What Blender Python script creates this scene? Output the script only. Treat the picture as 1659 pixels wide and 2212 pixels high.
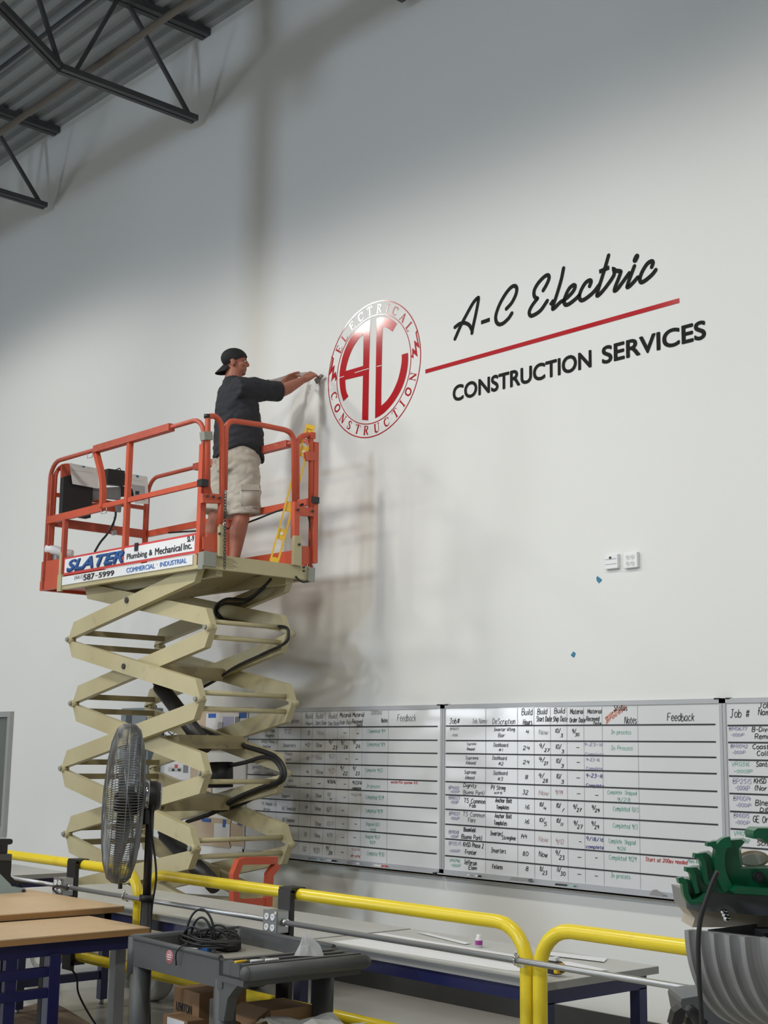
import bpy, bmesh, math, random
from mathutils import Vector, Matrix, geometry
import numpy as np

random.seed(7)
for _o in list(bpy.data.objects):
    bpy.data.objects.remove(_o, do_unlink=True)
SC = bpy.context.scene
COL = SC.collection

# ------------------------------------------------------------------ camera
IMG_W, IMG_H, FOCAL = 1659.0, 2212.0, 2960.0
CAM_LOC = Vector((0.0, -7.282, 1.77))
_yaw, _pit, _rol = -0.83883665, 0.173638665, 0.01450852
_f = Vector((math.sin(_yaw) * math.cos(_pit), math.cos(_yaw) * math.cos(_pit), math.sin(_pit)))
_r = Vector((math.cos(_yaw), -math.sin(_yaw), 0.0))
_u = _r.cross(_f)
CAM_R = math.cos(_rol) * _r + math.sin(_rol) * _u
CAM_U = -math.sin(_rol) * _r + math.cos(_rol) * _u
CAM_F = _f
cam_data = bpy.data.cameras.new('camera')
cam_data.sensor_fit = 'VERTICAL'
cam_data.sensor_height = 36.0
cam_data.lens = FOCAL * 36.0 / IMG_H
cam_data.clip_start = 0.05
cam_data.clip_end = 200
cam = bpy.data.objects.new('camera', cam_data)
COL.objects.link(cam)
cam.matrix_world = Matrix(((CAM_R.x, CAM_U.x, -CAM_F.x, CAM_LOC.x), (CAM_R.y, CAM_U.y, -CAM_F.y, CAM_LOC.y),
                           (CAM_R.z, CAM_U.z, -CAM_F.z, CAM_LOC.z), (0, 0, 0, 1)))
SC.camera = cam


def at(px, py, axis, val):
    """point of the real place seen at a photo pixel, on the plane axis = val"""
    d = CAM_R * ((px - IMG_W / 2) / FOCAL) - CAM_U * ((py - IMG_H / 2) / FOCAL) + CAM_F
    t = (val - CAM_LOC[axis]) / d[axis]
    return CAM_LOC + d * t


def wl(px, py, y=0.0):
    p = at(px, py, 1, y)
    return (p.x, p.z)


# ------------------------------------------------------------------ light and exposure
SC.view_settings.view_transform = 'Standard'
SC.view_settings.look = 'None'
SC.view_settings.gamma = 1.0
SC.view_settings.use_curve_mapping = False
SC.view_settings.exposure = 0.0
world = bpy.data.worlds.new('world')
SC.world = world
world.use_nodes = True
world.node_tree.nodes['Background'].inputs[0].default_value = (0.75, 0.82, 0.9, 1)
world.node_tree.nodes['Background'].inputs[1].default_value = 0.03

LAMP_Z = 7.75
LAMP_SPOTS = [(-13.7, -4.5), (-8.7, -5.3), (-4.2, -5.3), (0.1, -5.3),
              (-14.3, -13.0), (-9.5, -13.0), (-4.7, -13.0), (0.1, -13.0)]
LAMP_POWER = [420, 430, 330, 300, 530, 530, 530, 530]
LAMP_CONE = math.radians(166)


def add_light(name, kind, loc, energy, color, **kw):
    l = bpy.data.lights.new(name, kind)
    l.energy = energy
    l.color = color
    for k, v in kw.items():
        setattr(l, k, v)
    o = bpy.data.objects.new(name, l)
    COL.objects.link(o)
    o.location = loc
    return o


for (_x, _y), _p in zip(LAMP_SPOTS, LAMP_POWER):
    add_light('high_bay_light', 'SPOT', (_x, _y, LAMP_Z - 0.32 + (0.36 if _x < -13 and _y > -6 else 0.0)), _p, (1.0, 0.97, 0.9),
              spot_size=(math.radians(159) if _x < -13 and _y > -6 else LAMP_CONE), spot_blend=0.27, shadow_soft_size=0.30)
# added area light facing the back wall, for soft roof steel shadows up high
_w = add_light('upper_wall_fill_light', 'AREA', (-6.5, -23.7, 7.6), 850, (0.70, 0.83, 1.0), shape='RECTANGLE', size=1.7, size_y=1.9)
_w.rotation_euler = (math.radians(90), 0, 0)


# ------------------------------------------------------------------ materials
def lin(c):
    c = c / 255.0
    return c / 12.92 if c <= 0.04045 else ((c + 0.055) / 1.055) ** 2.4


def rgb(r, g, b):
    return (lin(r), lin(g), lin(b), 1.0)


MATS = {}


def mat(name, col, rough=0.5, metal=0.0, var=0.06, scale=8.0, bump=0.0, bscale=40.0, wear=None, wear_amt=0.5, coat=0.0,
        spec=0.5, trans=0.0, alpha=1.0, emit=0.0):
    if name in MATS:
        return MATS[name]
    m = bpy.data.materials.new(name)
    m.use_nodes = True
    nt = m.node_tree
    b = nt.nodes['Principled BSDF']
    b.inputs['Roughness'].default_value = rough
    b.inputs['Metallic'].default_value = metal
    b.inputs['Specular IOR Level'].default_value = spec
    if coat:
        b.inputs['Coat Weight'].default_value = coat
        b.inputs['Coat Roughness'].default_value = 0.12
    if trans:
        b.inputs['Transmission Weight'].default_value = trans
    if alpha < 1:
        b.inputs['Alpha'].default_value = alpha
    if emit:
        b.inputs['Emission Color'].default_value = col
        b.inputs['Emission Strength'].default_value = emit
    geo = nt.nodes.new('ShaderNodeNewGeometry')
    no = nt.nodes.new('ShaderNodeTexNoise')
    no.inputs['Scale'].default_value = scale
    no.inputs['Detail'].default_value = 4
    nt.links.new(geo.outputs['Position'], no.inputs['Vector'])
    mix = nt.nodes.new('ShaderNodeMix')
    mix.data_type = 'RGBA'
    mix.inputs[6].default_value = tuple(max(0, c * (1 - var)) for c in col[:3]) + (1,)
    mix.inputs[7].default_value = tuple(min(1, c * (1 + var)) for c in col[:3]) + (1,)
    nt.links.new(no.outputs['Fac'], mix.inputs[0])
    out = mix.outputs[2]
    if wear:
        n2 = nt.nodes.new('ShaderNodeTexNoise')
        n2.inputs['Scale'].default_value = scale * 1.7
        n2.inputs['Detail'].default_value = 8
        n2.inputs['Roughness'].default_value = 0.7
        nt.links.new(geo.outputs['Position'], n2.inputs['Vector'])
        rp = nt.nodes.new('ShaderNodeValToRGB')
        rp.color_ramp.elements[0].position = 0.60
        rp.color_ramp.elements[1].position = 0.68
        rp.color_ramp.elements[1].color = (wear_amt,) * 3 + (1,)
        nt.links.new(n2.outputs['Fac'], rp.inputs[0])
        m2 = nt.nodes.new('ShaderNodeMix')
        m2.data_type = 'RGBA'
        nt.links.new(rp.outputs[0], m2.inputs[0])
        nt.links.new(out, m2.inputs[6])
        m2.inputs[7].default_value = wear
        out = m2.outputs[2]
    nt.links.new(out, b.inputs['Base Color'])
    if bump:
        n3 = nt.nodes.new('ShaderNodeTexNoise')
        n3.inputs['Scale'].default_value = bscale
        n3.inputs['Detail'].default_value = 3
        nt.links.new(geo.outputs['Position'], n3.inputs['Vector'])
        bp = nt.nodes.new('ShaderNodeBump')
        bp.inputs['Strength'].default_value = bump
        bp.inputs['Distance'].default_value = 0.01
        nt.links.new(n3.outputs['Fac'], bp.inputs['Height'])
        nt.links.new(bp.outputs[0], b.inputs['Normal'])
    MATS[name] = m
    return m


M_WALL = mat('white wall paint', (0.76, 0.765, 0.745, 1), 0.62, var=0.012, scale=0.8, bump=0.02, bscale=60, spec=0.25)
M_ROOM = mat('grey room paint', (0.20, 0.21, 0.22, 1), 0.8, var=0.03)
M_FLOOR = mat('polished concrete', (0.42, 0.41, 0.37, 1), 0.22, var=0.12, scale=1.6, wear=(0.33, 0.32, 0.29, 1), wear_amt=0.5)
M_DECK = mat('galvanised roof deck', (0.36, 0.39, 0.405, 1), 0.5, metal=0.2, var=0.06, scale=3)
M_STEEL = mat('grey primed roof steel', (0.075, 0.08, 0.085, 1), 0.6, var=0.15, scale=4)
M_PIPE = mat('brown primed pipe', (0.16, 0.14, 0.12, 1), 0.6)
M_BASEB = mat('black rubber baseboard', (0.035, 0.035, 0.035, 1), 0.5)
M_ALU = mat('anodised aluminium', (0.46, 0.47, 0.49, 1), 0.45, metal=0.15, var=0.05)
M_BOARD = mat('glossy whiteboard enamel', (0.70, 0.71, 0.72, 1), 0.13, var=0.02, scale=3, spec=0.5)
M_INK = mat('black marker ink', (0.03, 0.03, 0.034, 1), 0.5)
M_INKFADE = mat('worn black marker ink', (0.22, 0.22, 0.24, 1), 0.5)
M_INKGHOST = mat('almost wiped marker ink', (0.40, 0.40, 0.43, 1), 0.5)
M_INKGREEN = mat('green marker ink', (0.33, 0.53, 0.46, 1), 0.5)
M_INKBLUE = mat('blue marker ink', (0.09, 0.10, 0.28, 1), 0.5)
M_INKLILAC = mat('lilac marker ink', (0.38, 0.38, 0.52, 1), 0.5)
M_INKRED = mat('red marker ink', (0.55, 0.09, 0.10, 1), 0.5)
M_INKPINK = mat('wiped red marker ink', (0.55, 0.42, 0.41, 1), 0.5)
M_INKORANGE = mat('orange marker ink', (0.62, 0.27, 0.20, 1), 0.5)
M_VRED = mat('red wall vinyl', (0.46, 0.016, 0.022, 1), 0.10, var=0.04, spec=0.5)
M_VBLACK = mat('black wall vinyl', (0.012, 0.013, 0.010, 1), 0.6, spec=0.12)
M_VLIGHT = mat('pale vinyl backing', (0.68, 0.66, 0.65, 1), 0.5)
M_ORANGE = mat('orange lift paint', (0.57, 0.092, 0.042, 1), 0.42, var=0.10, scale=6, wear=(0.30, 0.13, 0.10, 1), wear_amt=0.45)
M_ORANGEW = mat('scuffed orange lift paint', (0.46, 0.085, 0.05, 1), 0.5, var=0.2, scale=14, wear=(0.42, 0.26, 0.22, 1), wear_amt=0.8)
M_CREAM = mat('cream lift paint', (0.48, 0.425, 0.25, 1), 0.42, var=0.10, scale=5, wear=(0.27, 0.22, 0.12, 1), wear_amt=0.35)
M_CREAMD = mat('dirty shaded cream lift paint', (0.36, 0.30, 0.165, 1), 0.55, var=0.2, scale=5, wear=(0.14, 0.115, 0.07, 1), wear_amt=0.6)  # darker cream: grime plus the shade of inner and underside parts
M_DARKST = mat('dark oily steel', (0.045, 0.043, 0.042, 1), 0.4, metal=0.3)
M_ZINC = mat('zinc plated steel', (0.42, 0.43, 0.44, 1), 0.38, metal=0.75, var=0.1)
M_GALV = mat('galvanised bracket', (0.30, 0.31, 0.27, 1), 0.5, metal=0.4)
M_BLACK = mat('black plastic', (0.014, 0.014, 0.016, 1), 0.45)
M_RUBBER = mat('black rubber cable', (0.016, 0.016, 0.017, 1), 0.55)
M_SIGNW = mat('white sign panel', (0.80, 0.81, 0.83, 1), 0.4, var=0.03)
M_SIGNR = mat('red sign border', (0.62, 0.06, 0.06, 1), 0.4)
M_SIGNB = mat('blue sign ink', (0.022, 0.10, 0.32, 1), 0.4, var=0.35, scale=40)
M_SIGNB2 = mat('mid blue sign ink', (0.06, 0.20, 0.58, 1), 0.4)
M_SIGNK = mat('black sign ink', (0.02, 0.02, 0.025, 1), 0.4)
M_PAPER = mat('white paper', (0.72, 0.71, 0.71, 1), 0.7, var=0.02)
M_BLUETAPE = mat('blue painters tape', (0.035, 0.20, 0.34, 1), 0.6)
M_BLUETAPE2 = mat('deep blue tape', (0.03, 0.12, 0.42, 1), 0.6)
M_YELLOW = mat('yellow guardrail paint', (0.80, 0.62, 0.030, 1), 0.28, var=0.06, scale=9, wear=(0.45, 0.34, 0.05, 1), wear_amt=0.25)
M_LEVEL = mat('yellow spirit level', (0.75, 0.47, 0.015, 1), 0.4)
M_BLUE = mat('blue bench paint', (0.012, 0.015, 0.085, 1), 0.35, var=0.15)
M_LAM = mat('pale grey laminate', (0.50, 0.50, 0.475, 1), 0.4, var=0.05)
M_LAMEDGE = mat('grey laminate edge', (0.30, 0.30, 0.30, 1), 0.5)
M_WOOD = mat('tan particle board', (0.58, 0.41, 0.24, 1), 0.45, var=0.10, scale=5, wear=(0.40, 0.25, 0.12, 1), wear_amt=0.4)
M_WOODE = mat('particle board edge', (0.36, 0.20, 0.075, 1), 0.6, var=0.1, scale=40)
M_CART = mat('grey structural foam', (0.075, 0.078, 0.08, 1), 0.5, var=0.08, bump=0.05, bscale=200)
M_CARTIN = mat('dusty cart tray', (0.29, 0.275, 0.24, 1), 0.6, var=0.08)
M_CARDB = mat('brown cardboard', (0.30, 0.175, 0.09, 1), 0.75, var=0.06)
M_GREEN = mat('green cast iron paint', (0.003, 0.105, 0.045, 1), 0.3, var=0.10, scale=12, wear=(0.02, 0.16, 0.09, 1), wear_amt=0.4)
M_CAST = mat('grey cast aluminium', (0.30, 0.30, 0.305, 1), 0.42, metal=0.35, var=0.12, scale=10)
M_GREYM = mat('grey machine enamel', (0.20, 0.205, 0.215, 1), 0.4, var=0.06)
M_TAN = mat('tan machine paint', (0.48, 0.42, 0.33, 1), 0.5, var=0.08, wear=(0.25, 0.2, 0.15, 1))
M_TOOLB = mat('pale blue tool paint', (0.30, 0.40, 0.43, 1), 0.4)
M_SKIN = mat('sunburnt skin', (0.37, 0.145, 0.095, 1), 0.5, var=0.12, scale=14, spec=0.35)
M_SHIRT = mat('dark navy polo fabric', (0.020, 0.022, 0.028, 1), 0.85, var=0.2, scale=20, bump=0.25, bscale=18)
M_SHORTS = mat('light khaki canvas', (0.46, 0.43, 0.37, 1), 0.85, var=0.09, scale=11, bump=0.45, bscale=13)
M_CAP = mat('black cap cotton', (0.008, 0.008, 0.009, 1), 0.8)
M_GLASSG = mat('dim window glass', (0.15, 0.165, 0.15, 1), 0.12, var=0.25, scale=1.3, spec=0.5)
M_PANEL = mat('blue grey cabinet enamel', (0.22, 0.26, 0.28, 1), 0.5)
M_CORK = mat('tan pinboard', (0.55, 0.43, 0.31, 1), 0.85, var=0.06)
M_FANW = mat('dull fan wire', (0.20, 0.205, 0.205, 1), 0.35, metal=0.8)
M_FANB = mat('fan blade aluminium', (0.25, 0.26, 0.27, 1), 0.35, metal=0.7, var=0.25, scale=9)
M_CLEAR = mat('cloudy plastic film', (0.72, 0.72, 0.72, 1), 0.3, alpha=0.45)
M_CHROME = mat('chrome', (0.7, 0.7, 0.7, 1), 0.12, metal=1.0)
M_LENS = mat('lit lamp lens', (1.0, 0.97, 0.9, 1), 0.4, emit=9.0)
M_DAY = mat('daylit doorway', (0.9, 0.95, 1.0, 1), 0.4, emit=4.5)
M_FRAMEW = mat('grey window frame', (0.34, 0.345, 0.345, 1), 0.5)
M_GLARE = mat('bright glare panel', (0.88, 0.94, 1.0, 1), 0.4, emit=18.0)
M_TYRE = mat('grey non marking tyre', (0.40, 0.40, 0.38, 1), 0.7)
M_RIM = mat('white wheel rim', (0.62, 0.61, 0.57, 1), 0.5)


# ------------------------------------------------------------------ mesh building helpers
class MB:
    def __init__(self):
        self.v = []
        self.f = []
        self.sm = []

    def add(self, vs, fs, smooth=False):
        o = len(self.v)
        self.v += [Vector(p) for p in vs]
        for f in fs:
            self.f.append([i + o for i in f])
            self.sm.append(smooth)
        return self

    def box(self, lo, hi, bev=0.0):
        lo = Vector(lo)
        hi = Vector(hi)
        if bev <= 0:
            vs = [(x, y, z) for x in (lo.x, hi.x) for y in (lo.y, hi.y) for z in (lo.z, hi.z)]
            return self.add(vs, [(0, 1, 3, 2), (4, 6, 7, 5), (0, 4, 5, 1), (2, 3, 7, 6), (0, 2, 6, 4), (1, 5, 7, 3)])
        bm = bmesh.new()
        bmesh.ops.create_cube(bm, size=1)
        for v in bm.verts:
            v.co = Vector((lo[i] + (v.co[i] + 0.5) * (hi[i] - lo[i]) for i in range(3)))
        bmesh.ops.bevel(bm, geom=bm.edges[:], offset=bev, segments=2, affect='EDGES', profile=0.5)
        return self.bm(bm)

    def bm(self, bm, smooth=False):
        bm.verts.index_update()
        self.add([v.co.copy() for v in bm.verts], [[v.index for v in f.verts] for f in bm.faces], smooth)
        bm.free()
        return self

    def obox(self, c, ax, ay, az):
        """oriented box from centre and three half vectors"""
        c, ax, ay, az = map(Vector, (c, ax, ay, az))
        vs = [c + ax * i + ay * j + az * k for i in (-1, 1) for j in (-1, 1) for k in (-1, 1)]
        return self.add(vs, [(0, 1, 3, 2), (4, 6, 7, 5), (0, 4, 5, 1), (2, 3, 7, 6), (0, 2, 6, 4), (1, 5, 7, 3)])

    def bar(self, p0, p1, w, h, up=(0, 0, 1)):
        p0, p1 = Vector(p0), Vector(p1)
        d = (p1 - p0)
        L = d.length
        d.normalize()
        up = Vector(up)
        if abs(d.dot(up)) > 0.98:
            up = Vector((1, 0, 0))
        s = d.cross(up).normalized()
        u = s.cross(d)
        return self.obox((p0 + p1) / 2, d * (L / 2), s * (w / 2), u * (h / 2))

    def tube(self, pts, r, seg=10, closed=False, caps=True, square=False):
        pts = [Vector(p) for p in pts]
        n = len(pts)
        rs = r if isinstance(r, (list, tuple)) else [r] * n
        tans = []
        for i in range(n):
            a = pts[(i - 1) % n] if (closed or i > 0) else pts[i]
            b = pts[(i + 1) % n] if (closed or i < n - 1) else pts[i]
            t = (b - a)
            tans.append(t.normalized() if t.length > 1e-9 else Vector((0, 0, 1)))
        t0 = tans[0]
        ref = Vector((0, 0, 1)) if abs(t0.z) < 0.9 else Vector((0, 1, 0)) if square else Vector((1, 0, 0))
        nrm = (ref - t0 * ref.dot(t0)).normalized()
        vs = []
        if square:
            seg = 4
        for i in range(n):
            t = tans[i]
            nrm = (nrm - t * nrm.dot(t))
            if nrm.length < 1e-6:
                nrm = t.orthogonal()
            nrm.normalize()
            bn = t.cross(nrm)
            for k in range(seg):
                a = 2 * math.pi * (k + (0.5 if square else 0)) / seg
                q = rs[i] * (1.4142 if square else 1.0)
                vs.append(pts[i] + nrm * (math.cos(a) * q) + bn * (math.sin(a) * q))
        fs = []
        m = n if closed else n - 1
        for i in range(m):
            j = (i + 1) % n
            for k in range(seg):
                l = (k + 1) % seg
                fs.append((i * seg + k, i * seg + l, j * seg + l, j * seg + k))
        self.add(vs, fs, not square)
        if caps and not closed:
            o = len(self.v) - n * seg
            self.f.append([o + k for k in range(seg)][::-1])
            self.sm.append(False)
            self.f.append([o + (n - 1) * seg + k for k in range(seg)])
            self.sm.append(False)
        return self

    def cyl(self, p0, p1, r, seg=16, r2=None):
        return self.tube([p0, p1], [r, r if r2 is None else r2], seg)

    def lathe(self, c, axis, prof, seg=32, a0=0.0, a1=2 * math.pi, ref=None, smooth=True):
        """prof: list of (radius, height along axis)"""
        c, axis = Vector(c), Vector(axis).normalized()
        ref = Vector(ref) if ref else axis.orthogonal()
        n = (ref - axis * ref.dot(axis)).normalized()
        b = axis.cross(n)
        full = abs(a1 - a0 - 2 * math.pi) < 1e-6
        cnt = seg if full else seg + 1
        vs = []
        for i in range(cnt):
            a = a0 + (a1 - a0) * i / seg
            for (r, h) in prof:
                vs.append(c + axis * h + n * (r * math.cos(a)) + b * (r * math.sin(a)))
        k = len(prof)
        fs = []
        for i in range(seg):
            j = (i + 1) % cnt
            for q in range(k - 1):
                fs.append((i * k + q, j * k + q, j * k + q + 1, i * k + q + 1))
        return self.add(vs, fs, smooth)

    def prism(self, poly, off):
        """extrude a planar 3d polygon by a vector (handles concave outlines)"""
        poly = [Vector(p) for p in poly]
        off = Vector(off)
        n = len(poly)
        tris = geometry.tessellate_polygon([poly])
        vs = poly + [p + off for p in poly]
        fs = [tuple(t) for t in tris] + [tuple(i + n for i in t[::-1]) for t in tris]
        fs += [(i, (i + 1) % n, (i + 1) % n + n, i + n) for i in range(n)]
        return self.add(vs, fs)

    def poly(self, loops):
        """flat filled polygon with optional holes, 3d loops"""
        loops = [[Vector(p) for p in l] for l in loops]
        flat = [p for l in loops for p in l]
        return self.add(flat, [tuple(t) for t in geometry.tessellate_polygon(loops)])

    def build(self, name, m, parent=None, label=None, root=None):
        me = bpy.data.meshes.new(name)
        base = Vector((0, 0, 0))
        r = parent
        while r is not None:
            base += r.location
            r = r.parent
        me.from_pydata([tuple(p - base) for p in self.v], [], self.f)
        bm = bmesh.new()
        bm.from_mesh(me)
        bmesh.ops.recalc_face_normals(bm, faces=bm.faces[:])
        bm.to_mesh(me)
        bm.free()
        if len(self.sm) == len(me.polygons):
            me.polygons.foreach_set('use_smooth', self.sm)
        me.materials.append(m)
        o = bpy.data.objects.new(name, me)
        COL.objects.link(o)
        if parent is not None:
            o.parent = parent
        if label:
            o['label'] = label
        return o


def tag(o, label=None, cat=None, group=None, kind=None):
    if label:
        o['label'] = label
    if cat:
        o['category'] = cat
    if group:
        o['group'] = group
    if kind:
        o['kind'] = kind
    return o


def thing(name, label, cat, loc, group=None):
    o = bpy.data.objects.new(name, None)
    o.empty_display_size = 0.1
    COL.objects.link(o)
    o.location = loc
    return tag(o, label, cat, group)


def solo(mb, name, m, label, cat, group=None):
    """a thing that is one mesh: origin moved to its base centre"""
    c = Vector((0, 0, 0))
    xs = [p.x for p in mb.v]
    ys = [p.y for p in mb.v]
    zs = [p.z for p in mb.v]
    c = Vector(((min(xs) + max(xs)) / 2, (min(ys) + max(ys)) / 2, min(zs)))
    mb.v = [p - c for p in mb.v]
    o = mb.build(name, m)
    o.location = c
    return tag(o, label, cat, group)


def struct(mb, name, m, parent=None):
    o = mb.build(name, m, parent)
    if parent is None:
        tag(o, kind='structure')
    return o


def spline(pts, n=8, closed=False):
    pts = [Vector(p) for p in pts]
    out = []
    N = len(pts)
    rng = N if closed else N - 1
    for i in range(rng):
        p1, p2 = pts[i], pts[(i + 1) % N]
        p0 = pts[(i - 1) % N] if (closed or i > 0) else p1 * 2 - p2
        p3 = pts[(i + 2) % N] if (closed or i < N - 2) else p2 * 2 - p1
        for k in range(n):
            t = k / n
            out.append(0.5 * ((2 * p1) + (p2 - p0) * t + (2 * p0 - 5 * p1 + 4 * p2 - p3) * t * t + (3 * p1 - p0 - 3 * p2 + p3) * t ** 3))
    if not closed:
        out.append(pts[-1])
    return out


def ribbon(mb, pts, w, nrm=(0, -1, 0), round_ends=True):
    """flat stroke of given width lying in the plane with normal nrm"""
    pts = [Vector(p) for p in pts]
    nrm = Vector(nrm)
    n = len(pts)
    ws = w if isinstance(w, (list, tuple)) else [w] * n
    L, R = [], []
    for i in range(n):
        a = pts[max(i - 1, 0)]
        b = pts[min(i + 1, n - 1)]
        t = (b - a)
        if t.length < 1e-9:
            t = Vector((1, 0, 0))
        t.normalize()
        s = nrm.cross(t).normalized()
        q = ws[i] / 2
        if 0 < i < n - 1:
            t1 = (pts[i] - pts[i - 1])
            t2 = (pts[i + 1] - pts[i])
            if t1.length > 1e-9 and t2.length > 1e-9:
                ca = max(0.35, math.sqrt(max(0.0, (1 + t1.normalized().dot(t2.normalized())) / 2)))
                q = q / ca
        L.append(pts[i] + s * q)
        R.append(pts[i] - s * q)
    vs = []
    for a, b in zip(L, R):
        vs += [a, b]
    fs = [(2 * i, 2 * i + 1, 2 * i + 3, 2 * i + 2) for i in range(n - 1)]
    mb.add(vs, fs)
    if round_ends:
        for e in (0, n - 1):
            c = pts[e]
            d = (pts[0] - pts[1]) if e == 0 else (pts[-1] - pts[-2])
            if d.length < 1e-9:
                continue
            d.normalize()
            s = nrm.cross(d).normalized()
            q = ws[e] / 2
            arc = [c + s * (q * math.cos(a)) + d * (q * math.sin(a)) for a in [math.pi * k / 6 for k in range(7)]]
            mb.add(arc, [tuple(range(7))])
    return mb


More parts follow.
